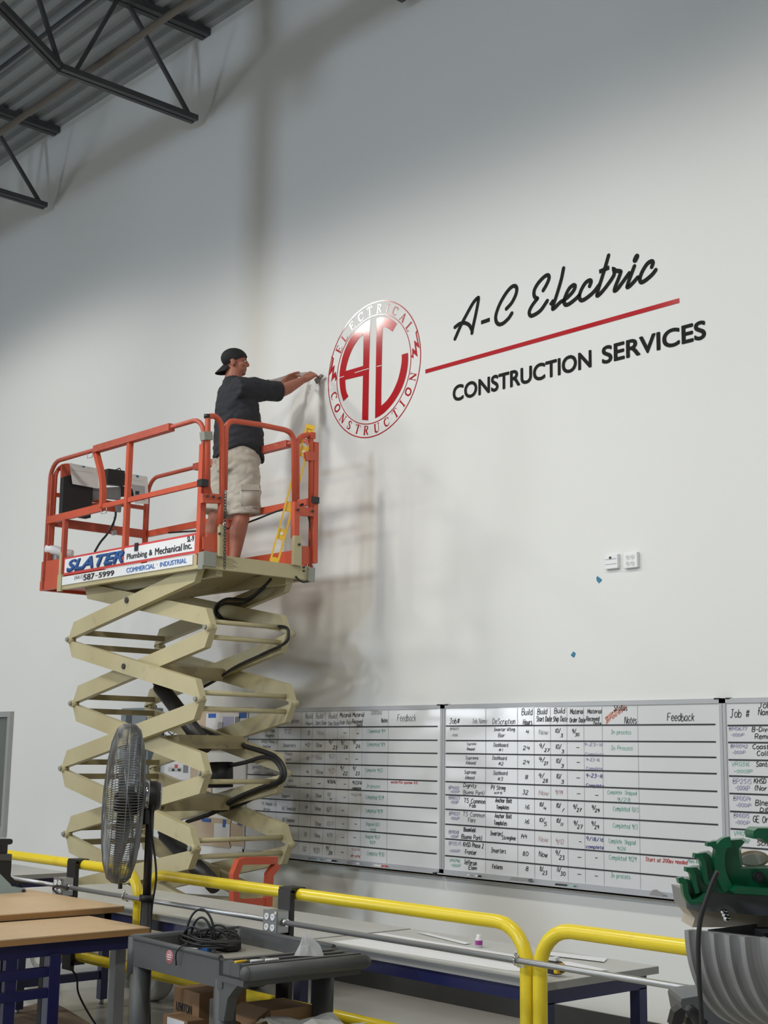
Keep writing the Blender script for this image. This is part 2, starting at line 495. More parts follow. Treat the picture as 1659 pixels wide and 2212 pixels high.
# single stroke hand lettering: cap height 6, x height 4
GL = {
 'A': '0,0 1.9,6 3.6,0;0.8,2.1 2.9,2.1', 'B': '0,0 0,6;0,6 2.4,5.8 2.8,4.6 2,3.3 0,3.1;0,3.1 2.8,2.6 3.1,1.2 2.2,0.1 0,0',
 'C': '3.2,5.2 2,6 0.7,5.2 0.1,3 0.7,0.8 2,0 3.2,0.9', 'D': '0,0 0.1,6 2,5.6 3.2,3.4 2.6,1 0,0', 'E': '3,6 0,6 0,0 3,0;0,3.1 2.4,3.2',
 'F': '3,6 0,6 0,0;0,3.1 2.3,3.2', 'G': '3.2,5.2 1.8,6 0.3,4.6 0.1,2 1.2,0.1 3,0.8 3.1,2.7 1.8,2.7', 'H': '0,0 0,6;3.2,0 3.2,6;0,3 3.2,3.1',
 'I': '0,6 2.2,6;1.1,6 1.1,0;0,0 2.2,0', 'J': '0.8,6 3,6;2,6 2,1.2 1.2,0 0,0.7', 'K': '0,0 0,6;3,6 0,2.6;1,3.5 3.2,0', 'L': '0,6 0,0 2.8,0',
 'M': '0,0 0.4,6 2,2 3.6,6 4.1,0', 'N': '0,0 0,6 3.2,0 3.2,6', 'O': '1.7,6 0.3,4.8 0,3 0.5,0.8 1.8,0 3.1,1 3.4,3 2.9,5.2 1.7,6',
 'P': '0,0 0,6 2.2,6 3,4.7 2.2,3.1 0,2.8', 'Q': '1.7,6 0.3,4.8 0,3 0.5,0.8 1.8,0 3.1,1 3.4,3 2.9,5.2 1.7,6;2.1,1.5 3.6,-0.5',
 'R': '0,0 0,6 2.3,6 3,4.7 2.2,3.2 0,2.9;1.3,3 3.2,0', 'S': '3,5.3 1.8,6 0.4,5.2 0.6,3.7 2.4,2.8 2.9,1.2 1.6,0 0,0.7',
 'T': '0,6 3.4,6;1.7,6 1.7,0', 'U': '0,6 0.1,1.4 1.5,0 2.9,1.2 3.1,6', 'V': '0,6 1.7,0 3.4,6', 'W': '0,6 1,0 2.2,4 3.4,0 4.5,6', 'X': '0,6 3.2,0;3.2,6 0,0',
 'Y': '0,6 1.7,3 3.2,6;1.7,3 1.6,0', 'Z': '0,6 3.2,6 0,0 3.2,0',
 'a': '2.6,3.6 1.2,4 0.1,2.6 0.3,0.6 1.3,0 2.5,1.4 2.6,3.8;2.5,1.4 2.9,0', 'b': '0,6 0.1,0;0.1,2.4 1.2,3.8 2.5,2.8 2.4,0.9 1.2,0 0.1,0.6',
 'c': '2.4,3.4 1.4,4 0.2,2.8 0.2,1 1.2,0 2.5,0.7', 'd': '2.5,6 2.5,0;2.5,3.2 1.4,4 0.1,2.6 0.3,0.6 1.3,0 2.5,1.2', 'e': '0.2,2 2.4,2.3 2,3.8 0.9,3.9 0.1,2.4 0.4,0.5 1.4,0 2.5,0.7',
 'f': '2,5.6 1.2,6 0.7,5 0.7,0;0,3.6 1.8,3.6', 'g': '2.5,3.4 1.3,4 0.1,2.7 0.4,1 1.5,0.6 2.5,1.8 2.6,3.9 2.4,-1.2 1.3,-2 0.1,-1.3', 'h': '0,6 0,0;0,2.4 1.2,3.9 2.3,3.1 2.4,0',
 'i': '0.2,4 0.3,0;0.2,5.3 0.3,5.6', 'j': '1,4 1,-1.2 0,-2;1,5.3 1.1,5.6', 'k': '0,6 0,0;2.2,4 0,1.7;0.8,2.4 2.4,0', 'l': '0.2,6 0.3,0.4 0.8,0',
 'm': '0,4 0,0;0,2.8 1,4 1.7,3 1.7,0;1.7,2.8 2.8,4 3.5,3 3.6,0', 'n': '0,4 0,0;0,2.6 1.2,4 2.2,3.2 2.3,0', 'o': '1.3,4 0.2,3 0.1,1 1.2,0 2.4,0.9 2.5,3 1.3,4',
 'p': '0,4 0,-2;0,3 1.3,4 2.5,2.9 2.2,0.8 1.1,0 0,0.8', 'q': '2.4,4 2.4,-2;2.4,3.2 1.2,4 0.1,2.6 0.5,0.4 2.4,0.8', 'r': '0,4 0.1,0;0.1,2.5 1.2,3.9 2,3.7',
 's': '2,3.5 1.1,4 0.2,3.2 0.6,2.3 1.9,1.6 1.8,0.4 0.9,0 0,0.5', 't': '0.9,5.6 0.9,0.7 1.6,0 2.2,0.4;0,3.9 1.9,4', 'u': '0,4 0.1,0.9 1.1,0 2.3,1.2 2.4,4;2.4,1 2.7,0',
 'v': '0,4 1.2,0 2.4,4', 'w': '0,4 0.8,0 1.7,3 2.6,0 3.5,4', 'x': '0,4 2.2,0;2.2,4 0,0', 'y': '0,4 1.2,0.6;2.5,4 1.1,-0.6 0.1,-2', 'z': '0,4 2.2,4 0,0 2.3,0',
 '0': '1.5,6 0.3,4.6 0.2,1.6 1.4,0 2.7,1.4 2.8,4.5 1.5,6', '1': '0.7,6 0.6,0', '2': '0.1,4.8 1.2,6 2.6,5 2.2,3.4 0,0 2.9,0.1', '3': '0.2,5.6 1.6,6 2.5,4.9 1.3,3.3 2.7,2 2.1,0.4 0.8,0 0,0.6',
 '4': '0.6,6 0.2,2.8 2.8,2.8;2.3,5 2.2,0', '5': '2.6,6 0.4,6 0.3,3.5 1.7,3.8 2.6,2.3 1.9,0.3 0.2,0.2', '6': '2.2,6 0.8,4.4 0.1,1.8 1,0 2.3,0.5 2.5,2 1.4,3 0.2,2', '7': '0,6 2.8,6 1,0',
 '8': '1.4,3.2 0.3,4.6 1.3,6 2.4,4.8 1.4,3.2 0.2,1.4 1.4,0 2.6,1.5 1.4,3.2', '9': '2.4,4.6 1.5,6 0.3,5 0.4,3.4 1.6,2.9 2.5,4.4 2,0',
 '-': '0.2,2.6 2.2,2.7', '/': '0,-0.5 2.2,6.4', '#': '0.9,0.4 1.3,5.6;2.2,0.4 2.6,5.6;0.2,2 3.3,2.1;0.3,4 3.4,4.1', '(': '1.2,6.6 0.2,4.5 0.2,1.5 1.2,-0.6', ')': '0,6.6 1,4.5 1,1.5 0,-0.6',
 '.': '0.2,0 0.5,0.3', ':': '0.2,0.6 0.4,0.9;0.2,3 0.4,3.3', '&': '3,0 0.6,4.4 1.2,6 2.2,5 0.3,1.6 1.2,0 3,2.4', "'": '0.3,6 0.2,4.8', ',': '0.4,0.4 0,-1', '_': '0,0 3,0',
}


def glyph_w(c):
    if c == ' ':
        return 2.0
    return max(float(p.split(',')[0]) for s in GL[c].split(';') for p in s.split())


def handwrite(mb, text, x, z, h, y, w=None, pen=None, jit=0.25, slope=0.0):
    """write on a wall plane y=const, from x (left) at baseline z, cap height h; w = total width if given"""
    tot = sum(glyph_w(c) + 1.1 for c in text) - 1.1
    s = h / 6.0
    sx = s if not w else w / tot
    pen = pen or h * 0.11
    cx = 0.0
    for c in text:
        if c != ' ':
            dy = random.uniform(-jit, jit)
            for st in GL[c].split(';'):
                P = []
                for p in st.split():
                    a, b = map(float, p.split(','))
                    P.append(Vector((x + (cx + a + random.uniform(-jit, jit) * 0.5 + 0.12 * b) * sx, y, z + (b + dy + random.uniform(-jit, jit) * 0.5) * s + slope * (cx + a) * sx)))
                if len(P) > 3:
                    P = spline(P, 3)
                ribbon(mb, P, pen, round_ends=False)
        cx += glyph_w(c) + 1.1
    return mb


def type_mesh(text, offset=0.0, shear=0.0, spacing=1.0):
    """printed lettering from the built-in typeface as flat 2d verts and faces"""
    cu = bpy.data.curves.new('lettering', 'FONT')
    cu.body = text
    cu.offset = offset
    cu.shear = shear
    cu.space_character = spacing
    cu.resolution_u = 6
    cu.fill_mode = 'FRONT'
    o = bpy.data.objects.new('lettering', cu)
    COL.objects.link(o)
    dg = bpy.context.evaluated_depsgraph_get()
    me = bpy.data.meshes.new_from_object(o.evaluated_get(dg))
    vs = [(v.co.x, v.co.y) for v in me.vertices]
    fs = [tuple(p.vertices) for p in me.polygons]
    bpy.data.objects.remove(o, do_unlink=True)
    bpy.data.curves.remove(cu)
    bpy.data.meshes.remove(me)
    return vs, fs


def printed(mb, text, org, eu, ev, W, H, offset=0.0, shear=0.0, spacing=1.0):
    """fit printed text into the box org + eu*W + ev*H; bold is made by stacked shifted layers"""
    vs, fs = type_mesh(text, 0.0, shear, spacing)
    x0, x1 = min(v[0] for v in vs), max(v[0] for v in vs)
    y0, y1 = min(v[1] for v in vs), max(v[1] for v in vs)
    org, eu, ev = Vector(org), Vector(eu), Vector(ev)
    nrm = eu.cross(ev).normalized()
    q = offset * (W / (x1 - x0))
    qv = offset * (H / (y1 - y0)) if len(text) > 1 else q
    sh = [(0, 0)] if offset <= 0 else [(-q, 0), (q, 0), (0, qv), (0, -qv), (q * .7, qv * .7), (-q * .7, -qv * .7), (q * .7, -qv * .7), (-q * .7, qv * .7)]
    for k, (du, dv) in enumerate(sh):
        w, h = W - 2 * q, H - 2 * qv
        P = [org + eu * (q + du + w * (v[0] - x0) / (x1 - x0)) + ev * (qv + dv + h * (v[1] - y0) / (y1 - y0)) + nrm * (0.00025 * k) for v in vs]
        mb.add(P, fs)
    return mb


# ------------------------------------------------------------------ the setting
CEIL = 9.03
RX0, RX1, RY0 = -22.0, 7.0, -24.0
struct(MB().box((RX0, 0, 0), (RX1, 0.2, CEIL + 0.3)), 'wall_back', M_WALL)
struct(MB().box((RX0, RY0, -0.2), (RX1, 0.2, 0)), 'floor', M_FLOOR)
struct(MB().box((RX0 - 0.2, RY0, 0), (RX0, 0.2, CEIL + 0.3)), 'wall_left', M_ROOM)
struct(MB().box((RX1, RY0, 0), (RX1 + 0.2, 0.2, CEIL + 0.3)), 'wall_right', M_ROOM)
struct(MB().box((RX0, RY0 - 0.2, 0), (RX1, RY0, CEIL + 0.3)), 'wall_front', M_ROOM)
# corrugated roof deck, ribs parallel to the wall
_d = MB()
_pitch, _dep = 0.196, 0.055
_ys = []
_y = 0.0
while _y > -10.0:
    _ys += [(_y, 0.0), (_y - 0.075, 0.0), (_y - 0.095, _dep), (_y - 0.176, _dep)]
    _y -= _pitch
_ys += [(-10.0, 0.0), (RY0, 0.0)]
_vs = []
for (yy, dz) in _ys:
    _vs += [(RX0, yy, CEIL + dz), (RX1, yy, CEIL + dz)]
_d.add(_vs, [(2 * i, 2 * i + 1, 2 * i + 3, 2 * i + 2) for i in range(len(_ys) - 1)])
struct(_d, 'ceiling', M_DECK)
struct(MB().box((RX0, -0.018, 0), (RX1, 0, 0.135)), 'baseboard_back', M_BASEB)
# window in the wall at the far left
_x1, _zt = wl(31, 1537)
_zb = wl(14, 1806)[1]
_wf = struct(MB().box((-16.2, -0.05, _zt - 0.06), (_x1, 0.0, _zt)).box((_x1 - 0.06, -0.05, _zb + 0.09), (_x1, 0.0, _zt - 0.06)).box((-16.2, -0.05, _zb), (_x1, 0.0, _zb + 0.09)).box((-16.2, -0.05, _zb + 0.09), (-16.1, 0, _zt - 0.06)), 'window_1', M_FRAMEW)
_pane = MB().box((-16.1, -0.02, _zb + 0.09), (_x1 - 0.06, -0.005, _zt - 0.06)).build('window_pane', M_GLASSG, _wf)
# far doorway to daylight on the left wall; bright upper panel added for glare
_do = struct(MB().box((RX0, -17.85, 0), (RX0 + 0.08, -17.7, 4.3)).box((RX0, -14.0, 0), (RX0 + 0.08, -13.85, 4.3)).box((RX0, -17.7, 4.2), (RX0 + 0.08, -14.0, 4.3)).box((RX0, -17.7, 2.35), (RX0 + 0.08, -14.0, 2.45)), 'door_1', M_GREYM)
MB().box((RX0 + 0.005, -17.7, 2.45), (RX0 + 0.02, -14.0, 4.2)).build('glare_panel', M_GLARE, _do)
MB().box((RX0 + 0.005, -17.7, 0.05), (RX0 + 0.02, -14.0, 2.35)).build('daylit_opening', M_DAY, _do)

# roof joists: ends on the wall
JX = [-17.1, -14.02, -10.93, -7.80, -4.7, -1.6]
JN = {-17.1: 'roof joist beyond the left edge of view', -14.02: 'leftmost roof joist of the three seen meeting the wall', -10.93: 'roof joist in the middle of the three seen meeting the wall',
      -7.80: 'roof joist at the top centre, mostly cut off by the picture edge', -4.7: 'roof joist hidden above the wall lettering', -1.6: 'roof joist farthest to the right above the room'}
for jx in JX:
    t = thing('roof_joist', JN[jx], 'joist', (jx, -2.0, 8.0), 'steel roof joists')
    tc = MB()
    tc.box((jx - 0.075, -6.0, CEIL - 0.075), (jx - 0.012, -0.004, CEIL - 0.004)).box((jx + 0.012, -6.0, CEIL - 0.075), (jx + 0.075, -0.004, CEIL - 0.004))
    tc.build('top_chord', M_STEEL, t)
    bc = MB()
    for s in (-1, 1):
        a, b = (jx - 0.06, jx - 0.012) if s < 0 else (jx + 0.012, jx + 0.06)
        bc.box((a, -1.62, 8.00), (b, -0.10, 8.055))
        bc.bar(((a + b) / 2, -1.625, 8.035), ((a + b) / 2, -2.56, 8.60), abs(b - a) - 0.003, 0.052)
    bc.build('bottom_chord', M_STEEL, t)
    for p0, p1, w in [((jx, -0.93, 8.96), (jx, -0.17, 8.05), 0.036), ((jx, -1.05, 8.96), (jx, -1.46, 8.05), 0.036), ((jx, -2.02, 8.96), (jx, -1.62, 8.05), 0.036),
                      ((jx, -2.2, 8.96), (jx, -2.7, 8.66), 0.03), ((jx, -3.6, 8.96), (jx, -2.75, 8.7), 0.03)]:
        MB().bar(p0, p1, w, w).build('web_member', M_STEEL, t)
solo(MB().box((RX0 + 0.2, -1.275, 8.945), (RX1 - 0.2, -1.225, 8.953 + 0.0)).box((RX0 + 0.2, -1.275, 8.905), (RX1 - 0.2, -1.268, 8.953)), 'bridging_bar', M_STEEL,
     'thin dark bridging bar running under the roof deck parallel to the wall', 'bar')
_p = MB().tube([(RX0 + 0.2, -1.235, 8.2), (RX1 - 0.2, -1.235, 8.2)], 0.034, 10)
solo(_p, 'sprinkler_pipe', M_PIPE, 'brown sprinkler pipe crossing the roof joists parallel to the wall', 'pipe')
# roof girder, web filled in for its wall shadow, and an added unseen column
_g = MB().box((RX0, -2.74, 8.31), (RX1, -2.59, 8.36)).box((RX0, -2.74, 7.98), (RX1, -2.59, 8.03)).box((RX0, -2.675, 8.03), (RX1, -2.655, 8.31))
tag(_g.build('roof_girder', M_PIPE), 'deep brown roof girder crossing the top left corner', 'girder')
tag(MB().box((-9.46, -4.40, 0), (-9.16, -4.10, 8.9)).build('shadow_column', M_ROOM), 'unseen grey column added left of view to shade the wall', 'column')
# high bay lamps
for i, (lx, ly) in enumerate(LAMP_SPOTS):
    LZ = LAMP_Z + (0.36 if lx < -13 and ly > -6 else 0.0)
    t = thing('high_bay_lamp', 'round high bay lamp hanging from the roof, out of the picture', 'lamp', (lx, ly, LZ), 'high bay lamps under the roof')
    MB().lathe((lx, ly, LZ), (0, 0, 1), [(0.30, -0.02), (0.26, 0.12), (0.12, 0.26), (0.10, 0.45), (0.0, 0.46)], 24).build('reflector', M_ALU, t)
    MB().lathe((lx, ly, LZ), (0, 0, 1), [(0.0, -0.06), (0.15, -0.045), (0.27, 0.0)], 24).build('lens', M_LENS, t)
    MB().cyl((lx, ly, LZ + 0.45), (lx, ly, CEIL), 0.012, 8).build('hanger', M_STEEL, t)

# ------------------------------------------------------------------ vinyl lettering on the wall
YV = -0.003


def wp(px, py, y=YV):
    return at(px, py, 1, y)


def crop(ox, oy, s):
    return lambda x, y: (ox + x / s, oy + y / s)


# round emblem: fit circle from its four extremes
c2 = crop(690, 630, 6.704)
_l, _rr, _t, _b = wp(*c2(122, 1290)), wp(*c2(1472, 870)), wp(*c2(940, 104)), wp(*c2(650, 2128))
EC = Vector(((_l.x + _rr.x) / 2, YV, (_t.z + _b.z) / 2))
ER = ((_rr.x - _l.x) + (_t.z - _b.z)) / 4
_il, _ir = wp(*c2(252, 1250)), wp(*c2(1328, 900))
_it, _ib = wp(*c2(870, 316)), wp(*c2(680, 1916))
IR = ((_ir.x - _il.x) + (_it.z - _ib.z)) / 4
logo = thing('wall_emblem', 'round red vinyl emblem with the letters AC on the white wall', 'emblem', (EC.x, 0, EC.z - ER))


def ring(mb, r, w):
    pts = [EC + Vector((math.cos(a), 0, math.sin(a))) * r for a in [2 * math.pi * k / 128 for k in range(128)]]
    n = len(pts)
    vs = []
    for p in pts:
        d = (p - EC).normalized()
        vs += [p + d * w / 2, p - d * w / 2]
    mb.add(vs, [(2 * i, 2 * i + 1, (2 * i + 3) % (2 * n), (2 * i + 2) % (2 * n)) for i in range(n)])


_m = MB()
ring(_m, ER - 0.004, 0.0085)
_m.build('outer_ring', M_VRED, logo)
_m = MB()
ring(_m, IR, 0.007)
_m.build('inner_ring', M_VRED, logo)


def loop(pts, n=0):
    P = [wp(*c2(*p)) for p in pts]
    return P


def sl(pts, n=5):
    return spline([Vector((p[0], p[1], 0)) for p in pts], n)


_arcA = [(345, 1588), (305, 1440), (290, 1300), (292, 1180), (310, 1050), (345, 910), (400, 770), (470, 640), (560, 530), (650, 455), (735, 405)]
_outA = [(p.x, p.y) for p in sl(_arcA)] + [(730, 600), (722, 900), (715, 1200), (710, 1500), (705, 1865), (617, 1855), (622, 1600), (630, 1215), (370, 1278)]
_outA += [(p.x, p.y) for p in sl([(372, 1285), (376, 1370), (390, 1450), (418, 1515)])]
_holeA = [(640, 605)] + [(p.x, p.y) for p in sl([(632, 612), (560, 690), (480, 820), (420, 970), (385, 1100), (378, 1150)])] + [(632, 1075)]
MB().poly([loop(_outA), loop(_holeA)]).build('letter_a', M_VRED, logo)
_outC = [(830, 390)] + [(p.x, p.y) for p in sl([(840, 383), (900, 368), (980, 378), (1050, 405), (1120, 462)])] + [(1055, 578)]
_outC += [(p.x, p.y) for p in sl([(1055, 578), (985, 530), (912, 505)])][1:] + [(905, 800), (900, 1100), (895, 1400), (893, 1655)]
_outC += [(p.x, p.y) for p in sl([(893, 1655), (980, 1570), (1060, 1450), (1130, 1290), (1170, 1140), (1190, 1010), (1192, 912)])][1:]
_outC += [(p.x, p.y) for p in sl([(1282, 885), (1282, 1000), (1265, 1150), (1225, 1310), (1165, 1450), (1080, 1590), (990, 1700), (900, 1780), (805, 1835)])]
_outC += [(812, 1400), (820, 900)]
MB().poly([loop(_outC)]).build('letter_c', M_VRED, logo)
_m = MB()
for a, b in [((510, 1175), (715, 1112)), ((290, 1245), (355, 1225)), ((830, 1083), (900, 1068))]:
    ribbon(_m, [wp(*c2(*a), YV - 0.0015), wp(*c2(*b), YV - 0.0015)], 0.007, round_ends=False)
_m.build('vinyl_seam', M_VLIGHT, logo)
cB = crop(870, 690, 20.117)
_bolt = [(640, 430), (548, 570), (640, 1030), (485, 900), (545, 1360), (412, 1240), (410, 1580), (350, 1560), (352, 1610), (455, 1700), (462, 1460), (640, 1630), (575, 1130), (730, 1260), (600, 590), (650, 520)]
MB().poly([[wp(*cB(*p)) for p in _bolt]]).build('lightning_bolt', M_VRED, logo)
cB2 = crop(700, 740, 22.11)
_bolt2 = [(355, 650), (460, 745), (380, 1210), (505, 1060), (440, 1540), (555, 1370), (600, 1740), (500, 1860), (535, 1720), (485, 1650), (340, 1870), (405, 1330), (235, 1570), (400, 760), (350, 730)]
MB().poly([[wp(*cB2(*p)) for p in _bolt2]]).build('lightning_bolt', M_VRED, logo)

# roman ring letters: thick (0.3) and thin strokes in a unit box, serifs as short thin strokes
K, N_ = 0.19, 0.06
ROMAN = {
 'E': (0.75, [(K, '0.15,0 0.15,1'), (N_, '0,0 0.7,0 0.75,0.22'), (N_, '0,1 0.66,1 0.7,0.8'), (N_, '0.15,0.52 0.5,0.52'), (N_, '0.5,0.4 0.5,0.64')]),
 'L': (0.72, [(K, '0.15,0 0.15,1'), (N_, '0,0 0.66,0 0.72,0.24'), (N_, '0,1 0.32,1')]),
 'C': (0.85, [(N_ * 1.3, '0.8,0.78 0.62,0.97 0.42,1'), (K * .9, '0.42,0.97 0.16,0.8 0.1,0.5 0.18,0.18 0.45,0.03'), (N_, '0.45,0 0.65,0.04 0.84,0.22'), (N_, '0.82,0.68 0.82,1')]),
 'T': (0.8, [(K, '0.4,0 0.4,1'), (N_, '0,0.78 0.05,1 0.75,1 0.8,0.78'), (N_, '0.22,0 0.58,0')]),
 'R': (0.85, [(K, '0.15,0 0.15,1'), (N_, '0,0 0.32,0'), (N_, '0,1 0.42,1'), (K * .8, '0.42,0.97 0.6,0.88 0.6,0.66 0.42,0.53'), (N_, '0.15,0.5 0.42,0.5'), (K * .9, '0.38,0.5 0.72,0.02'), (N_, '0.66,0 0.86,0')]),
 'I': (0.36, [(K, '0.18,0 0.18,1'), (N_, '0,0 0.36,0'), (N_, '0,1 0.36,1')]),
 'A': (0.9, [(N_ * 1.2, '0.1,0 0.44,1'), (K, '0.44,0.95 0.74,0.02'), (N_, '0.22,0.34 0.62,0.34'), (N_, '0,0 0.26,0'), (N_, '0.58,0 0.9,0')]),
 'O': (0.95, [(K, '0.47,0.97 0.17,0.8 0.1,0.5 0.17,0.2 0.47,0.03'), (K, '0.47,0.97 0.77,0.8 0.84,0.5 0.77,0.2 0.47,0.03')]),
 'N': (0.92, [(N_ * 1.2, '0.14,0 0.14,1'), (K, '0.14,0.95 0.76,0.05'), (N_ * 1.2, '0.78,0 0.78,1'), (N_, '0,0 0.28,0'), (N_, '0.64,1 0.92,1'), (N_, '0,1 0.16,1')]),
 'S': (0.68, [(N_ * 1.3, '0.6,0.74 0.5,0.96 0.3,1'), (K * .8, '0.3,0.97 0.1,0.78 0.2,0.6 0.5,0.42 0.58,0.22 0.36,0.03'), (N_ * 1.3, '0.36,0 0.14,0.06 0.06,0.3')]),
 'U': (0.9, [(K, '0.18,1 0.18,0.3 0.26,0.08 0.46,0.02'), (N_ * 1.2, '0.46,0.02 0.66,0.08 0.76,0.3 0.76,1'), (N_, '0.02,1 0.36,1'), (N_, '0.6,1 0.9,1')]),
}
RT = [('E', 275, 830), ('L', 352, 655), ('E', 462, 470), ('C', 592, 345), ('T', 727, 268), ('R', 872, 218), ('I', 990, 222), ('C', 1100, 262), ('A', 1210, 372), ('L', 1305, 502)]
RB = [('C', 205, 1510), ('O', 252, 1692), ('N', 330, 1845), ('S', 425, 1950), ('T', 547, 2000), ('R', 675, 2022), ('U', 828, 1980), ('C', 970, 1893), ('T', 1095, 1758), ('I', 1200, 1622), ('O', 1290, 1452), ('N', 1360, 1232)]
RM = (ER - 0.012 + IR) / 2
LH = (ER - IR) * 0.62
for word, top in ((RT, True), (RB, False)):
    _m = MB()
    for ch, x, y in word:
        p = wp(*c2(x, y))
        d = (p - EC).normalized()
        cc = EC + d * RM
        vdir = d if top else -d
        udir = Vector((vdir.z, 0, -vdir.x))
        wdt, sts = ROMAN[ch]
        for tw, s in sts:
            P = [cc + udir * ((float(q.split(',')[0]) - wdt / 2) * LH) + vdir * ((float(q.split(',')[1]) - 0.5) * LH) for q in s.split()]
            if len(P) > 3:
                P = spline(P, 7)
            ribbon(_m, P, tw * LH, round_ends=False)
    _m.build('ring_lettering', M_VRED, logo)

# script lettering
c3 = crop(960, 540, 3.19)
SCRIPT = [
 [(72, 612), (110, 525), (150, 448), (195, 368), (226, 332), (234, 338), (224, 400), (207, 480), (194, 540), (189, 572)],
 [(72, 532), (105, 508), (140, 503), (170, 518), (188, 550)],
 [(252, 500), (312, 479)],
 [(426, 405), (462, 365), (490, 310), (498, 268), (486, 248), (460, 256), (422, 300), (382, 370), (356, 440), (354, 485), (372, 511), (402, 506), (440, 472), (464, 436)],
 [(680, 278), (705, 235), (720, 195), (714, 174), (690, 182), (650, 222), (622, 268), (616, 302), (624, 326), (640, 334)],
 [(640, 334), (602, 385), (584, 425), (590, 450), (612, 450), (662, 416), (708, 350)],
 [(728, 380), (752, 345)],
 [(820, 126), (805, 200), (776, 300), (750, 380), (746, 405), (760, 398), (795, 362), (822, 345), (852, 322), (886, 285), (900, 252), (888, 242), (860, 264), (836, 310), (824, 350), (832, 376), (858, 372), (902, 338), (928, 312)],
 [(1000, 248), (1010, 218), (998, 209), (970, 228), (942, 275), (929, 320), (940, 346), (968, 338), (1022, 295), (1066, 240)],
 [(1130, 38), (1110, 110), (1082, 200), (1057, 280), (1052, 314), (1076, 298), (1120, 245), (1164, 180), (1170, 150), (1166, 132), (1178, 142), (1210, 147), (1212, 160), (1196, 205), (1176, 255), (1172, 280), (1192, 268), (1232, 215), (1272, 160)],
 [(1066, 150), (1135, 120)],
 [(1308, 112), (1286, 170), (1264, 230), (1260, 255), (1282, 243), (1330, 190)],
 [(1324, 46), (1314, 68)],
 [(1428, 116), (1436, 88), (1425, 78), (1396, 96), (1362, 150), (1346, 198), (1356, 222), (1386, 208), (1430, 170), (1455, 138)],
]
_m = MB()
for st in SCRIPT:
    P = spline([wp(*c3(*p)) for p in st], 5) if len(st) > 2 else [wp(*c3(*p)) for p in st]
    ribbon(_m, P, 0.044 if st[0] == (1324, 46) else 0.0315, round_ends=(len(st) > 2 or st[0][0] > 1300))
tag(_m.build('wall_lettering', M_VBLACK), 'black script lettering A-C Electric on the white wall above the red line', 'lettering')
# red rule and block capitals
_a, _b2 = wp(919, 802.5), wp(1467, 649)
_rx0, _rx1, _rz = _a.x, _b2.x, (_a.z + _b2.z) / 2
tag(MB().box((_rx0, -0.004, _rz - 0.016), (_rx1, -0.001, _rz + 0.016)).build('wall_stripe', M_VRED), 'long thin red vinyl line running right from the emblem', 'stripe')
c5, c6 = crop(970, 680, 5.7207), crop(1250, 680, 5.7207)
_p0, _p1 = wp(*c5(45, 1000)), wp(*c6(1572, 190))
_zb = (wp(*c5(360, 1002)).z + wp(*c6(1240, 362)).z) / 2
_zt = (wp(*c5(790, 690)).z + wp(*c6(1310, 130)).z) / 2
cs_t = thing('wall_lettering', 'black block capitals CONSTRUCTION SERVICES under the red line', 'lettering', ((_p0.x + _p1.x) / 2, 0, _zb))
_pn = wp(*c6(158, 550)).x
_ps = wp(*c6(285, 480)).x
printed(_m1 := MB(), 'CONSTRUCTION', (_p0.x, YV, _zb - 0.004), (1, 0, 0), (0, 0, 1), _pn - _p0.x, _zt - _zb + 0.008, 0.026)
_m1.build('word', M_VBLACK, cs_t)
printed(_m2 := MB(), 'SERVICES', (_ps, YV, _zb - 0.004), (1, 0, 0), (0, 0, 1), _p1.x - _ps, _zt - _zb + 0.008, 0.026)
_m2.build('word', M_VBLACK, cs_t)

# ------------------------------------------------------------------ whiteboards
BZ0, BZ1 = 0.903, 2.128
c7 = crop(540, 1500, 3.770)
c8 = crop(950, 1500, 4.740)
c9 = crop(1290, 1490, 4.496)
YB = -0.022
YI = YB - 0.0015


def whiteboard(x0, x1, label, rows, cols, extra_rule=None):
    t = thing('whiteboard', label, 'whiteboard', ((x0 + x1) / 2, 0, BZ0), 'whiteboards in a row on the wall')
    MB().box((x0 + 0.012, YB, BZ0 + 0.012), (x1 - 0.012, -0.004, BZ1 - 0.012)).build('writing_panel', M_BOARD, t)
    f = MB()
    f.box((x0, YB - 0.008, BZ1 - 0.03), (x1, 0, BZ1)).box((x0, YB - 0.008, BZ0), (x1, 0, BZ0 + 0.03))
    f.box((x0, YB - 0.008, BZ0), (x0 + 0.022, 0, BZ1)).box((x1 - 0.022, YB - 0.008, BZ0), (x1, 0, BZ1))
    f.build('frame', M_ALU, t)
    tr = MB()
    tr.box((x0 + 0.01, -0.085, BZ0 - 0.012), (x1 - 0.01, -0.005, BZ0 - 0.002)).box((x0 + 0.01, -0.085, BZ0 - 0.012), (x1 - 0.01, -0.079, BZ0 + 0.008))
    tr.build('marker_tray', M_ALU, t)
    for cx in (x0 + 0.04, x1 - 0.04):
        MB().box((cx - 0.016, YB - 0.010, BZ1 - 0.006), (cx + 0.016, 0, BZ1 + 0.003)).build('corner_clip', M_BLACK, t)
    MB().box((x1 - 0.03, -0.088, BZ0 - 0.013), (x1 - 0.005, -0.004, BZ0 + 0.008)).build('tray_end_cap', M_BLACK, t)
    ln = MB()
    for z in rows:
        ln.box((x0 + 0.03, YI - 0.001, z - 0.0048), (x1 - 0.055, YI, z + 0.0048))
    if extra_rule:
        for a in extra_rule:
            ln.box(*a)
    ln.build('ruled_row_marking', M_INK, t)
    cm = MB()
    for x in cols:
        cm.box((x - 0.0011, YI - 0.0008, BZ0 + 0.035), (x + 0.0013, YI, BZ1 - 0.035))
    cm.build('column_marking', M_INKGHOST, t)
    return t


